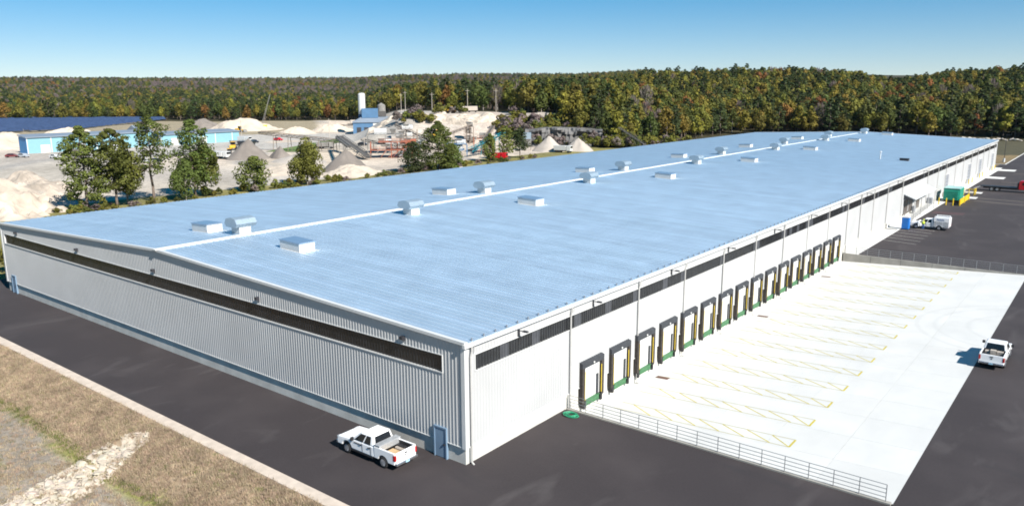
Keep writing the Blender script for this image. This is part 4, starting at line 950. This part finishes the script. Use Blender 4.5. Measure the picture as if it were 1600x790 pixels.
# block wall and containers
c = PP(-31.5, 345); bw = empty('block_wall', (c.x, c.y, 0), R(-4+35), 'reddish wall of stacked concrete blocks at the quarry edge', 'wall')
for r_ in range(4):
    for k in range(7): MB().box(-5+k*1.52+(.4 if r_%2 else 0),-5+k*1.52+1.5+(.4 if r_%2 else 0),0,.8,r_*.78,r_*.78+.75).build('block', BLOCK, bw)
MB().box(5.9,6.7,-.2,1.2,0,3.4).build('end_post', TRIM, bw)
for k, (az, d, ln) in enumerate([(-36.7,371,5.5),(-35.9,372,5.5),(-35.3,371,4.5),(-41.7,408,8),(-41.0,410,5),(-50.6,560,12),(-49.9,565,12),(-49.2,560,10)]):
    c = PP(az, d); o = empty('trailer', (c.x, c.y, height(c.x, c.y)), R(-az+(k*7)%11), ['white box trailer by the dark rock face','white box trailer on the bench above the rock pile','white trailer parked before the woods beside the batching plant'][0 if k<3 else 1 if k<5 else 2], 'trailer', 'white trailers around the quarry %d' % (0 if k<3 else 1 if k<5 else 2))
    MB().box(-ln/2,ln/2,-1.2,1.2,.9,3.1).build('box', GRAVL, o, bevel=.06); MB().box(-ln/2,ln/2,-.9,.9,.65,.9).build('frame', BLK, o)
    for x in (-ln/3, ln/3): 
        for y in (-1,1): inst('wheel', TY, o, (x,y,.42))
# small vehicles
def small_vehicle(az, d, rz, m, label, kind='car'):
    c = PP(az, d); o = empty({'car':'parked_car','truck':'dump_truck','loader':'wheel_loader'}[kind], (c.x, c.y, height(c.x, c.y)+.03), R(rz), label, {'car':'car','truck':'truck','loader':'loader'}[kind])
    if kind == 'car':
        b = MB(); side_slab(b, [(-2.2,.35),(2.25,.35),(2.3,.8),(1.2,.98),(.5,1.5),(-1.2,1.52),(-2.1,1.05),(-2.25,.8)], -.9, .9, .12, .8); b.build('body', m, o, bevel=.06)
        for s in (-1, 1): MB().hexa([(-1.6,s*.86-.02,1.0),(.95,s*.86-.02,1.0),(.95,s*.86+.02,1.0),(-1.6,s*.86+.02,1.0),(-1.15,s*.815-.02,1.44),(.5,s*.815-.02,1.44),(.5,s*.815+.02,1.44),(-1.15,s*.815+.02,1.44)]).build('side_window', GLASS, o)
        for x in (-1.4,1.45):
            for y in (-.82,.82): inst('wheel', TY, o, (x,y,.33), scale=(.82,.82,.82))
    elif kind == 'truck':
        MB().box(1.6,3.4,-1.15,1.15,.7,2.8).build('cab', m, o, bevel=.12); MB().box(3.38,3.43,-1,1,1.8,2.6).build('windscreen', GLASS, o); MB().box(-3.6,3.2,-.5,.5,.55,.95).build('chassis', BLK, o)
        MB().hexa([(-3.6,-1.2,1.0),(1.3,-1.2,1.0),(1.3,1.2,1.0),(-3.6,1.2,1.0),(-3.9,-1.3,2.7),(1.3,-1.3,2.7),(1.3,1.3,2.7),(-3.9,1.3,2.7)]).build('dump_body', m, o)
        for x in (-2.6,-1.4,2.5):
            for y in (-1,1): inst('wheel', TY, o, (x,y,.5), scale=(1.25,1.25,1.25))
    else:
        MB().box(-2.8,.2,-1.1,1.1,1.0,2.2).build('engine_hood', m, o, bevel=.15); MB().box(-.6,.9,-.8,.8,1.4,3.4).build('cab', GLASS, o, bevel=.1); MB().box(-.7,1.0,-.9,.9,3.4,3.55).build('roof', m, o)
        MB().box(.2,2.2,-.6,.6,.8,1.6).build('front_frame', m, o)
        for s in (-.7,.7): MB().bar((1.2,s,1.6),(3.8,s,1.0),.25,.35).build('lift_arm', m, o)
        MB().hexa([(3.6,-1.4,.3),(4.8,-1.4,.25),(4.8,1.4,.25),(3.6,1.4,.3),(3.6,-1.4,1.6),(4.0,-1.4,1.6),(4.0,1.4,1.6),(3.6,1.4,1.6)]).build('bucket', STEEL, o)
        for x in (-1.7,1.6):
            for y in (-1.05,1.05): inst('wheel', TY, o, (x,y,.75), scale=(1.85,1.85,1.85))
SILV = mat('silver_paint', (.50,.52,.55), .3, metal=.4, var=.04); BLKP = mat('black_paint', (.02,.022,.026), .25, var=.1); MAR = mat('maroon_paint', (.12,.02,.02), .3, var=.1)
for (az, d, rz, m, lab, kind) in [(-70.7,352,60,MAR,'dark maroon car parked by the deep blue shed end','car'),(-70.1,350,20,SILV,'silver car parked by the deep blue shed end','car'),(-68.4,338,15,TRIM,'white car parked along the pale blue shed front','car'),
    (-66.9,345,25,STEEL,'grey dump truck parked along the pale blue shed front','truck'),(-59.1,322,30,BLKP,'black car on the sand near the dark gravel cone','car'),(-58.5,306,15,TRIM,'white dump truck on the sand near the dark gravel cone','truck'),(-58.0,309,60,CATY,'yellow wheel loader on the sand near the dark gravel cone','loader'),
    (-57.3,372,70,STEEL,'grey dump truck in the group behind the dark gravel cone','truck'),(-56.8,365,30,BLKP,'black dump truck in the group behind the dark gravel cone','truck'),(-56.9,400,10,TRIM,'white dump truck behind the dark truck group','truck'),(-56.3,395,10,BLKP,'black car on the sand behind the dark truck group','car'),
    (-57.7,350,140,CATY,'yellow wheel loader by the end of the pale blue shed','loader'),(-54.7,408,15,REDP,'bright red car on the open sand before the woods','car'),(-57.2,500,15,CATY,'yellow wheel loader far off by the sandy mound','loader'),(-48.9,352,20,BLKP,'black car beside the batching plant','car'),(-51.5,345,40,STEEL,'grey dump truck on the sand beside the green strip','truck'),
    (-42.6,395,20,CATY,'yellow wheel loader on top of the big rock pile','loader'),(-43.6,352,30,CATY,'yellow wheel loader at the foot of the big rock pile','loader'),(-39.2,276,20,REDP,'red dump truck half hidden by the small pines','truck'),(-34.4,310,10,TRIM,'white dump truck in front of the pale gravel cones','truck'),(-30.1,345,20,TRIM,'white dump truck near the reddish block wall','truck'),(-62.6,300,20,BLKP,'black car seen between the pines on the sand','car'),(-63.2,300,20,TRIM,'white car seen between the pines on the sand','car')]:
    small_vehicle(az, d, rz, m, lab, kind)
# crane and poles
c = PP(-55.6, 520); cr = empty('crane', (c.x, c.y, 0), R(50), 'crawler crane with a tall thin boom before the woods', 'crane'); MB().box(-2,2,-1.5,1.5,1,3.2).build('house', CATY, cr); MB().box(-2.4,2.4,-1.9,-1.1,0,1).box(-2.4,2.4,1.1,1.9,0,1).build('track', BLK, cr)
f = MB()
for s in (-.4,.4):
    for u_ in (-.4,.4): f.bar((-1+s,u_,3),(5+s*.3,u_*.3,22),.12,.12)
for k in range(12): f.bar((-1+k*.5-.35,.35,3+k*1.58),(-.5+k*.5+.3,-.35,4.5+k*1.58),.07,.07)
f.build('boom', STEEL, cr)
for (az, d, h, lab) in [(-41.35,405,14,'weathered utility pole on the big rock pile'),(-39.3,412,14,'utility pole beside the woods behind the rock pile'),(-43.9,400,12,'utility pole on the bench left of the rock pile'),(-45.8,450,13,'utility pole between the silo and the rock pile'),(-46.1,452,12,'thin utility pole close to the silo side of the bench'),(-51.2,420,12,'utility pole before the white trailers'),(-48.8,300,9,'short pale pole by the red crusher'),(-62.3,330,11,'white pole in front of the pale blue sheds'),(-57.1,430,12,'utility pole behind the dark truck group'),(-67.2,395,11,'pale pole behind the long blue shed')]:
    c = PP(az, d); o = empty('utility_pole', (c.x, c.y, height(c.x, c.y)-.1), R(-az+15), lab, 'utility pole', None); z0 = 8 if 'rock' in lab and 'left' not in lab else 0
    MB().tube((0,0,0),(0,0,h*.85),.17,8,.11).build('pole', GRAVL, o); MB().box(-1.1,1.1,-.08,.08,h*.85-1.0,h*.85-.85).build('crossarm', WOOD, o)
# green strip
gs = MB(); 
for (a,b_) in (((-55.2,338),(-50.6,395)),): 
    p = [PP(-55.6,335), PP(-53.5,330), PP(-49.9,398), PP(-50.9,410)]; gs.add([(q.x,q.y,height(q.x,q.y)+.12) for q in p], [(0,1,2,3)])
tag(gs.build('grass_strip', mat('green_grass', (.10,.15,.03), .9, var=.2, scale=.3)), 'narrow green grass strip across the pale quarry floor', 'grass', kind='structure')

# ------------------------------------------------------------------ trees
def quads(P, Nn, s, rng, asp=1.0):
    """leaf-clump faces at points P (n,3) with normals Nn and sizes s"""
    n = len(P); a = np.cross(Nn, rng.normal(size=(n,3))); a /= np.linalg.norm(a, axis=1)[:,None]+1e-9
    b_ = np.cross(Nn, a); b_ /= np.linalg.norm(b_, axis=1)[:,None]+1e-9
    s = s[:,None]; j = lambda: rng.uniform(.55, 1.15, (n,1))
    V = np.stack([P-a*s*j()*asp, P-b_*s*j(), P+a*s*j()*asp, P+b_*s*j()], 1).reshape(-1,3)
    F = np.arange(4*n).reshape(-1,4); return V, F
def unit(v): return v/(np.linalg.norm(v, axis=1)[:,None]+1e-9)
def crown_broad(seed, H_, R_, n, leaf, low=.22, lobes=16):
    rng = np.random.default_rng(seed); cz = H_*(1+low)/2; vz = H_*(1-low)/2
    L_ = unit(rng.normal(size=(lobes,3))); L_ = L_*rng.uniform(.35,.80,(lobes,1)); L_[0] = (0,0,.75)
    rad = rng.uniform(.26,.46,lobes)
    k = rng.integers(0, lobes, n); d = unit(rng.normal(size=(n,3))+np.array([0,0,.35])); rr_ = rng.uniform(.55,1.05,n)**.5
    P = L_[k]+d*(rad[k]*rr_)[:,None]; zf = 1-.25*np.clip(P[:,2],0,1)
    P = np.stack([P[:,0]*R_*zf, P[:,1]*R_*zf, cz+P[:,2]*vz], 1)
    Nn = unit(d*1.3+rng.normal(size=(n,3))*.33); return quads(P, Nn, rng.uniform(.6,1.25,n)*leaf, rng)
def crown_pine(seed, H_, R_, n, leaf, low=.2, branches=34):
    """irregular pine: flattened needle clumps carried on tiers of branches"""
    rng = np.random.default_rng(seed); Ps = []; Ns = []; per = max(3, n//branches)
    for k in range(branches):
        f = (k+rng.uniform(0,.9))/branches; z = H_*(low+(1-low)*f*.97)
        L_ = R_*(.28+.78*math.sin(math.pi*min(1, .16+.84*(1-f)**.85)*.62))*rng.uniform(.55,1.12)*min(1, (1-f)*4.5+.12)
        a = k*2.4+rng.uniform(-.5,.5); c = rng.uniform(.45,.85)*L_
        e = rng.normal(size=(per,3)); e = unit(e)*(rng.uniform(.2,1,per)**.45)[:,None]
        rad = max(.34*L_+.25, .16*R_); P = np.stack([c*math.cos(a)+e[:,0]*rad*1.1, c*math.sin(a)+e[:,1]*rad*1.1, z+.12*c+e[:,2]*rad*.55], 1)
        Ps.append(P); Ns.append(e*np.array([.7,.7,1.0])+np.array([0,0,.45])+rng.normal(size=(per,3))*.3)
    P = np.concatenate(Ps); return quads(P, unit(np.concatenate(Ns)), rng.uniform(.55,1.2,len(P))*leaf, rng, 1.2)
def crown_bare(seed, H_, R_, n, leaf):
    rng = np.random.default_rng(seed); a = rng.uniform(0,6.283,n); f = rng.uniform(.3,1,n); r_ = R_*np.sin(np.clip((f-.25)/.8,0,1)*np.pi)**.8*rng.uniform(.3,1,n)
    P = np.stack([r_*np.cos(a), r_*np.sin(a), H_*f],1); d = unit(P-np.array([0,0,H_*.25])); Nn = np.cross(d, rng.normal(size=(n,3)))
    V = []; 
    s = leaf*rng.uniform(.7,1.4,n)[:,None]; Nn = unit(Nn); 
    V = np.stack([P-Nn*s*.16, P+d*s*1.6, P+Nn*s*.16, P-d*s*1.2],1).reshape(-1,3); return V, np.arange(4*n).reshape(-1,4)
def trunk_mb(seed, H_, r, top, limbs, R_, lz=.3):
    rg = random.Random(seed); m = MB(); p = Vector((0,0,-.6)); n = 5
    for k in range(n):
        q = Vector((rg.uniform(-.02,.02)*H_*(k>0), rg.uniform(-.02,.02)*H_*(k>0), H_*top*(k+1)/n)); m.tube(p, q, r*(1-.75*k/n), 7, r*(1-.75*(k+1)/n)); p = q
    for k in range(limbs):
        z = H_*(lz+(top-lz)*k/limbs); a = rg.uniform(0,6.28); L_ = R_*rg.uniform(.5,.85)*(1.1-.5*k/limbs)
        m.tube((0,0,z), (L_*math.cos(a), L_*math.sin(a), z+L_*rg.uniform(.2,.6)), r*.35, 5, r*.08)
    return m
def cmesh(name, VF, m):
    me = bpy.data.meshes.new(name); V, F = VF; me.vertices.add(len(V)); me.vertices.foreach_set('co', V.astype(np.float32).ravel())
    me.loops.add(4*len(F)); me.loops.foreach_set('vertex_index', F.astype(np.int32).ravel()); me.polygons.add(len(F))
    me.polygons.foreach_set('loop_start', np.arange(0,4*len(F),4,dtype=np.int32)); me.materials.append(m); me.update(calc_edges=True); return me
def tree(name, loc, tm, cm_, label, cat='tree', group=None, rz=0, s=1.):
    o = empty(name, loc, rz, label, cat, group); o.scale = (s,s,s); inst('trunk', tm, o); inst('crown', cm_, o); return o
# trees on the strip behind the warehouse, each its own
def hero(kind, x, y, H_, R_, label, seed, n=2600, m=None, low=None, leaf=None):
    z = height(x, y)-.05; n = int(n*2.2)
    if kind == 'pine': cm_ = cmesh('crown', crown_pine(seed, H_, R_, n, leaf or .25, low or .25, 44), m or LEAF[0]); tm = trunk_mb(seed, H_, H_*.014+.05, .95, 14, R_).mesh('trunk', BARK, True); nm = 'pine_tree'
    else: cm_ = cmesh('crown', crown_broad(seed, H_, R_, n, leaf or .26, low or .2, 30), m or LEAF[1]); tm = trunk_mb(seed, H_, H_*.013+.05, .8, 14, R_, .25).mesh('trunk', BARKG, True); nm = 'leafy_tree'
    tree(nm, (x,y,z), tm, cm_, label, 'tree', None, seed*.7)
PINE2 = leafmat('olive_pine_needles', (.108,.128,.028)); YG = leafmat('olive_yellow_leaves', (.122,.130,.026))  # lighter, more olive foliage colours for the trees behind the warehouse
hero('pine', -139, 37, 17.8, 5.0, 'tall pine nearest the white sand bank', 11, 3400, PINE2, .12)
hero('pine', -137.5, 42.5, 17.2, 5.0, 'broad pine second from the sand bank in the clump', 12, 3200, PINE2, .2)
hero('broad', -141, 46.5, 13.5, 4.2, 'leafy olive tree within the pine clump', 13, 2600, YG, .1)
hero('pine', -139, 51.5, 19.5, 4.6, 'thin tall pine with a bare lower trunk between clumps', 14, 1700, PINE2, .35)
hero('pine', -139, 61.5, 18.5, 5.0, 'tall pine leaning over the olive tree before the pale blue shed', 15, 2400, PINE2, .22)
hero('broad', -141, 65.5, 13.0, 4.2, 'olive leafy tree beside the tall pine before the shed', 16, 2800, YG, .08)
hero('broad', -136, 57.5, 9.0, 3.6, 'low dark green tree at the foot of the tall pine', 17, 1600, LEAF[5], .06)
hero('pine', -138, 77, 8.8, 4.4, 'small bushy pine standing alone behind the roof', 18, 1900, PINE2, .06)
hero('broad', -137.5, 92.5, 12.0, 5.6, 'round olive green tree standing alone before the grey cones', 19, 3600, YG, .06)
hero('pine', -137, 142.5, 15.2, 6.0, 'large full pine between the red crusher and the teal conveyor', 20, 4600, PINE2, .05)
hero('pine', -138, 132.5, 9.5, 4.4, 'smaller pine leaning against the large full pine', 21, 2200, LEAF[0], .05)
hero('pine', -137, 148.5, 8.0, 3.8, 'low pine on the conveyor side of the large full pine', 22, 1500, PINE2, .05)
hero('pine', -142, 173.5, 9.8, 2.9, 'slim pine in front of the teal conveyor', 23, 1300, PINE2, .15)
hero('pine', -142, 182.5, 12.2, 3.0, 'slim taller pine beside the red dump truck', 24, 1300, PINE2, .2)
hero('pine', -142, 190.5, 11.2, 3.2, 'sparse slim pine closest to the pale gravel cone', 25, 1100, LEAF[0], .25)
hero('broad', -86.5, 5.5, 5.5, 2.8, 'green bushy tree at the back corner of the warehouse', 26, 1800, LEAF[1], .03)
hero('broad', -90.5, 9.5, 6.5, 3.2, 'taller green tree behind the bushy one at the warehouse corner', 27, 1800, LEAF[1], .03)
# shrubs along the strip
rr = random.Random(77)
BUSHM = [cmesh('foliage', crown_broad(60+k, 2.2, 1.6, 420, .2, .0, 9), [LEAF[1],LEAF[5],YG,LEAF[4]][k]) for k in range(4)]
bspots = [(-136+rr.uniform(-5,3), 30+rr.uniform(0,75)) for _ in range(60)]+[(-139+rr.uniform(-4,4), 105+rr.uniform(0,40)) for _ in range(18)]+[(-139+rr.uniform(-4,4), 145+rr.uniform(0,50)) for _ in range(34)]
for az, d, n in ((-44.5,372,9),(-45.6,372,7),(-42.6,392,8),(-38.6,362,12),(-33.6,348,16),(-32.4,346,18),(-31.2,344,20),(-30,344,20),(-28.8,346,18),(-27.6,350,16),(-26.4,358,14),(-36,348,10),(-38,356,12),(-36.9,360,16),(-35.6,360,16),(-34.8,364,14),(-38,372,10)):
    for _ in range(n): c = PP(az+rr.uniform(-.9,.9), d+rr.uniform(-8,8)); bspots.append((c.x, c.y))
BL = ['olive green shrub in the rough strip behind the warehouse','dark green shrub in the rough strip behind the warehouse','yellowish shrub in the rough strip behind the warehouse','grey leafless shrub in the rough strip behind the warehouse']
BL2 = ['olive green shrub on the slopes around the quarry','dark green shrub on the slopes around the quarry','yellowish shrub on the slopes around the quarry','grey leafless shrub on the slopes around the quarry']
for i, (x, y) in enumerate(bspots):
    k = rr.choice((0,0,1,2,3)); q = x > -150 and i < 112; s = rr.uniform(.5,1.1) if q else rr.uniform(1.3,2.6)
    z = height(x, y) if q else max(height(x, y), 0)
    if not q:
        d, az = polar(x, y)
        if -47.5 < az < -40.5 and d < 400: z = max(z, 9.5 if d > 366 else 5.5)
    o = empty('shrub', (x, y, z-.1), rr.uniform(0,6.3), (BL if q else BL2)[k], 'shrub', ('shrubs behind the warehouse ' if q else 'shrubs around the quarry ')+['olive','dark','yellow','grey'][k]); o.scale = (s,s,s*rr.uniform(.7,1.1)); inst('foliage', BUSHM[k], o)
    inst('stem', bpy.data.meshes['shrub_stem'] if 'shrub_stem' in bpy.data.meshes else MB().tube((0,0,-.3),(0,0,1.2),.06,5,.03).mesh('shrub_stem', BARK), o)
# the forest: prototypes
KN = [('pine_tree','dark green pine','pine'),('oak_tree','olive green oak','oak'),('maple_tree','yellow-green maple','yg'),('autumn_tree','russet orange tree','rus'),('bare_tree','grey leafless tree','bare'),('broadleaf_tree','deep green broadleaf tree','dg')]
protos = []     # (kind, trunk mesh, crown mesh)
for k in range(6):
    for v in range(2):
        sd = 100+k*10+v
        if k == 0: H_, R_ = (17.5, 4.6) if v else (15.5, 4.2); c_ = crown_pine(sd, H_, R_, 900, .50, .16, 22); b_ = trunk_mb(sd, H_, .28, .95, 5, R_)
        elif k == 4: H_, R_ = 14, 4.2; c_ = crown_bare(sd, H_, R_, 330, .75); b_ = trunk_mb(sd, H_, .22, .8, 9, R_)
        else: H_, R_ = (14.5, 5.4) if v else (13, 4.9); c_ = crown_broad(sd, H_, R_, 950, .56, .10, 20); b_ = trunk_mb(sd, H_, .26, .75, 6, R_)
        protos.append((k, b_.mesh('trunk', BARKG if k in (4,5) else BARK, True), cmesh('crown', c_, LEAF[k])))
pc = bpy.data.collections.new('forest_prototypes')
for i, (k, tm, cm_) in enumerate(protos):
    V = np.zeros(len(cm_.vertices)*3, np.float32); cm_.vertices.foreach_get('co', V)
    b_ = MB(); b_.add([tuple(v) for v in V.reshape(-1,3)], [tuple(p.vertices) for p in cm_.polygons], 0); b_.add([tuple(v.co) for v in tm.vertices], [tuple(p.vertices) for p in tm.polygons], 1)
    o = bpy.data.objects.new(f'p{i:02d}', b_.mesh(f'whole_tree_{i}', [LEAF[k], BARK])); pc.objects.link(o)
rg = random.Random(2024); cand = []
def try_tree(x, y, s):
    d, az = polar(x, y)
    if az < -77 or az > 1.5 or d < front(az)+rg.uniform(0,6): return
    right = az > -37
    if az > -28 and d > 900: return
    
    n = nz(x, y, .02, 21); n2 = nz(x, y, .0035, 22); u = rg.random()
    if right: w_ = [.12+.15*(n > .1)+(.22 if d < front(az)+30 else 0), .42, .24, .022+(.13 if n < -.33 else 0), .02, .22]
    else:
        far = sm((d-1300)/700); w_ = [.16+.2*(n > .15), .38, .16, .03+.05*(n2 < -.2), .04+far*(1.1 if n2 > .02 else .12), .25]
    tot = sum(w_); k = 0; u *= tot
    while u > w_[k] and k < 5: u -= w_[k]; k += 1
    cand.append((d, x, y, k*2+rg.randint(0,1), s*rg.uniform(.72,1.2), rg.uniform(0,6.28)))
def ring(d0, d1, a0, a1, sp, s):
    d = d0
    while d < d1:
        st = math.degrees(sp/d); a = a0+rg.random()*st
        while a < a1:
            p = PP(a+rg.uniform(-.4,.4)*st, d+rg.uniform(-.45,.45)*sp); try_tree(p.x, p.y, s); a += st
        d += sp*.9
ring(346, 900, -37.5, 1.5, 6.6, 1.0)
ring(430, 1300, -77, -37, 9.0, 1.0)
ring(900, 1300, -37, -26, 10, 1.0)
ring(1300, 2300, -77, -24, 13.0, 1.15)
ring(2300, 4200, -77, -22, 21.0, 1.5)
cand.sort()
vis = [c for c in cand if -72.5 < polar(c[1], c[2])[1] < -4]
indiv = set(id(c) for c in vis[:290])
for c in cand:
    if id(c) in indiv:
        d, x, y, i, s, a = c; k = protos[i][0]; q = polar(x, y)[1] > -37
        tree(KN[k][0], (x, y, height(x, y)), protos[i][1], protos[i][2], KN[k][1]+(' at the front of the woods beyond the warehouse' if q else ' in the woods behind the quarry bench'), 'tree', f'{KN[k][1]}s '+('beyond the warehouse' if q else 'behind the quarry'), a, s)
def scatter(name, pts, coll, label):
    me = bpy.data.meshes.new(name); me.from_pydata([(x, y, z) for (x, y, z, k, s, a) in pts], [], [])
    for nm, ty, ix in (('kind','INT',3),('size','FLOAT',4),('turn','FLOAT',5)):
        at_ = me.attributes.new(nm, ty, 'POINT'); at_.data.foreach_set('value', np.array([p[ix] for p in pts], dtype=np.int32 if ty == 'INT' else np.float32))
    o = bpy.data.objects.new(name, me); col.objects.link(o); tag(o, label, kind='stuff')
    g = bpy.data.node_groups.new(name, 'GeometryNodeTree'); g.interface.new_socket('Geometry', in_out='INPUT', socket_type='NodeSocketGeometry'); g.interface.new_socket('Geometry', in_out='OUTPUT', socket_type='NodeSocketGeometry')
    N = g.nodes; L = g.links; gi = N.new('NodeGroupInput'); go = N.new('NodeGroupOutput'); ip = N.new('GeometryNodeInstanceOnPoints'); ci = N.new('GeometryNodeCollectionInfo')
    ci.inputs['Collection'].default_value = coll; ci.inputs['Separate Children'].default_value = True; ci.inputs['Reset Children'].default_value = True
    def na(nm, ty): n = N.new('GeometryNodeInputNamedAttribute'); n.data_type = ty; n.inputs['Name'].default_value = nm; return n.outputs['Attribute']
    cx = N.new('ShaderNodeCombineXYZ'); L.new(na('turn','FLOAT'), cx.inputs['Z'])
    L.new(gi.outputs[0], ip.inputs['Points']); L.new(ci.outputs[0], ip.inputs['Instance']); ip.inputs['Pick Instance'].default_value = True
    L.new(na('kind','INT'), ip.inputs['Instance Index']); L.new(na('size','FLOAT'), ip.inputs['Scale']); L.new(cx.outputs[0], ip.inputs['Rotation']); L.new(ip.outputs[0], go.inputs[0])
    o.modifiers.new('scatter', 'NODES').node_group = g; return o
scatter('woods', [(x, y, height(x, y), i, s, a) for c in cand if id(c) not in indiv for (d, x, y, i, s, a) in (c,)], pc, 'autumn woods of pines and hardwoods covering the hills')
# ------------------------------------------------------------------ dry grass on the verge
gc = bpy.data.collections.new('grass_prototypes'); STRAW = mat('straw_grass', (.36,.275,.185), .9, var=.25, scale=.6, objrand=.2, trans=.2); GRN = mat('green_weeds', (.13,.14,.035), .9, var=.25, scale=.6, objrand=.2, trans=.2)
for i in range(4):
    r_ = random.Random(i); b_ = MB()
    for k in range(16):
        a = r_.uniform(0,6.28); x, y = r_.gauss(0,.10), r_.gauss(0,.10); h = r_.uniform(.06,.20)*(1 if i < 3 else .7); lx, ly = math.cos(a)*h*r_.uniform(.2,.8), math.sin(a)*h*r_.uniform(.2,.8); wx, wy = -math.sin(a)*.012, math.cos(a)*.012
        b_.add([(x-wx,y-wy,-.03),(x+wx,y+wy,-.03),(x+lx*.5+wx*.7,y+ly*.5+wy*.7,h*.7),(x+lx*.5-wx*.7,y+ly*.5-wy*.7,h*.7),(x+lx,y+ly,h)], [(0,1,2,3),(3,2,4)])
    o = bpy.data.objects.new(f'g{i:02d}', b_.mesh(f'tuft_{i}', STRAW if i < 3 else GRN)); gc.objects.link(o)
rg = random.Random(9); pts = []
for _ in range(60000):
    x = rg.uniform(-66, 4); t_ = rg.uniform(.05, 13); y = -9.15-t_
    edge = 5.1+.5*nz(x, y, .05, 1)+.9*nz(x, y, .12, 8)
    dens = .85 if t_ < edge else .18
    dens *= .5+.9*max(0, .5+nz(x, y, .35, 31))
    if rg.random() > dens: continue
    if any((x-p[0])**2+(y-p[1])**2 < 1.2 for p in path[1:]): continue
    gk = abs(t_-edge) < .55 or nz(x, y, .16, 11) > .24
    k = 3 if rg.random() < (.55 if gk else .05) else rg.randint(0,2)
    pts.append((x, y, height(x, y), k, rg.uniform(.6,1.4), rg.uniform(0,6.28)))
scatter('dry_grass', pts, gc, 'dry tan grass on the verge beside the asphalt drive')


# ------------------------------------------------------------------ air
hb = MB().box(-4750, 3300, -1100, 4900, -4, 140).build('haze', [], None)
hm_ = bpy.data.materials.new('air'); hm_.use_nodes = True; t = hm_.node_tree; t.nodes.remove(t.nodes['Principled BSDF'])
pvn = t.nodes.new('ShaderNodeVolumePrincipled'); pvn.inputs['Color'].default_value = (.86,.90,1,1); pvn.inputs['Density'].default_value = .000018; pvn.inputs['Anisotropy'].default_value = .2
t.links.new(pvn.outputs[0], t.nodes['Material Output'].inputs['Volume']); hb.data.materials.append(hm_)
tag(hb, 'thin pale air over the woods', kind='stuff')
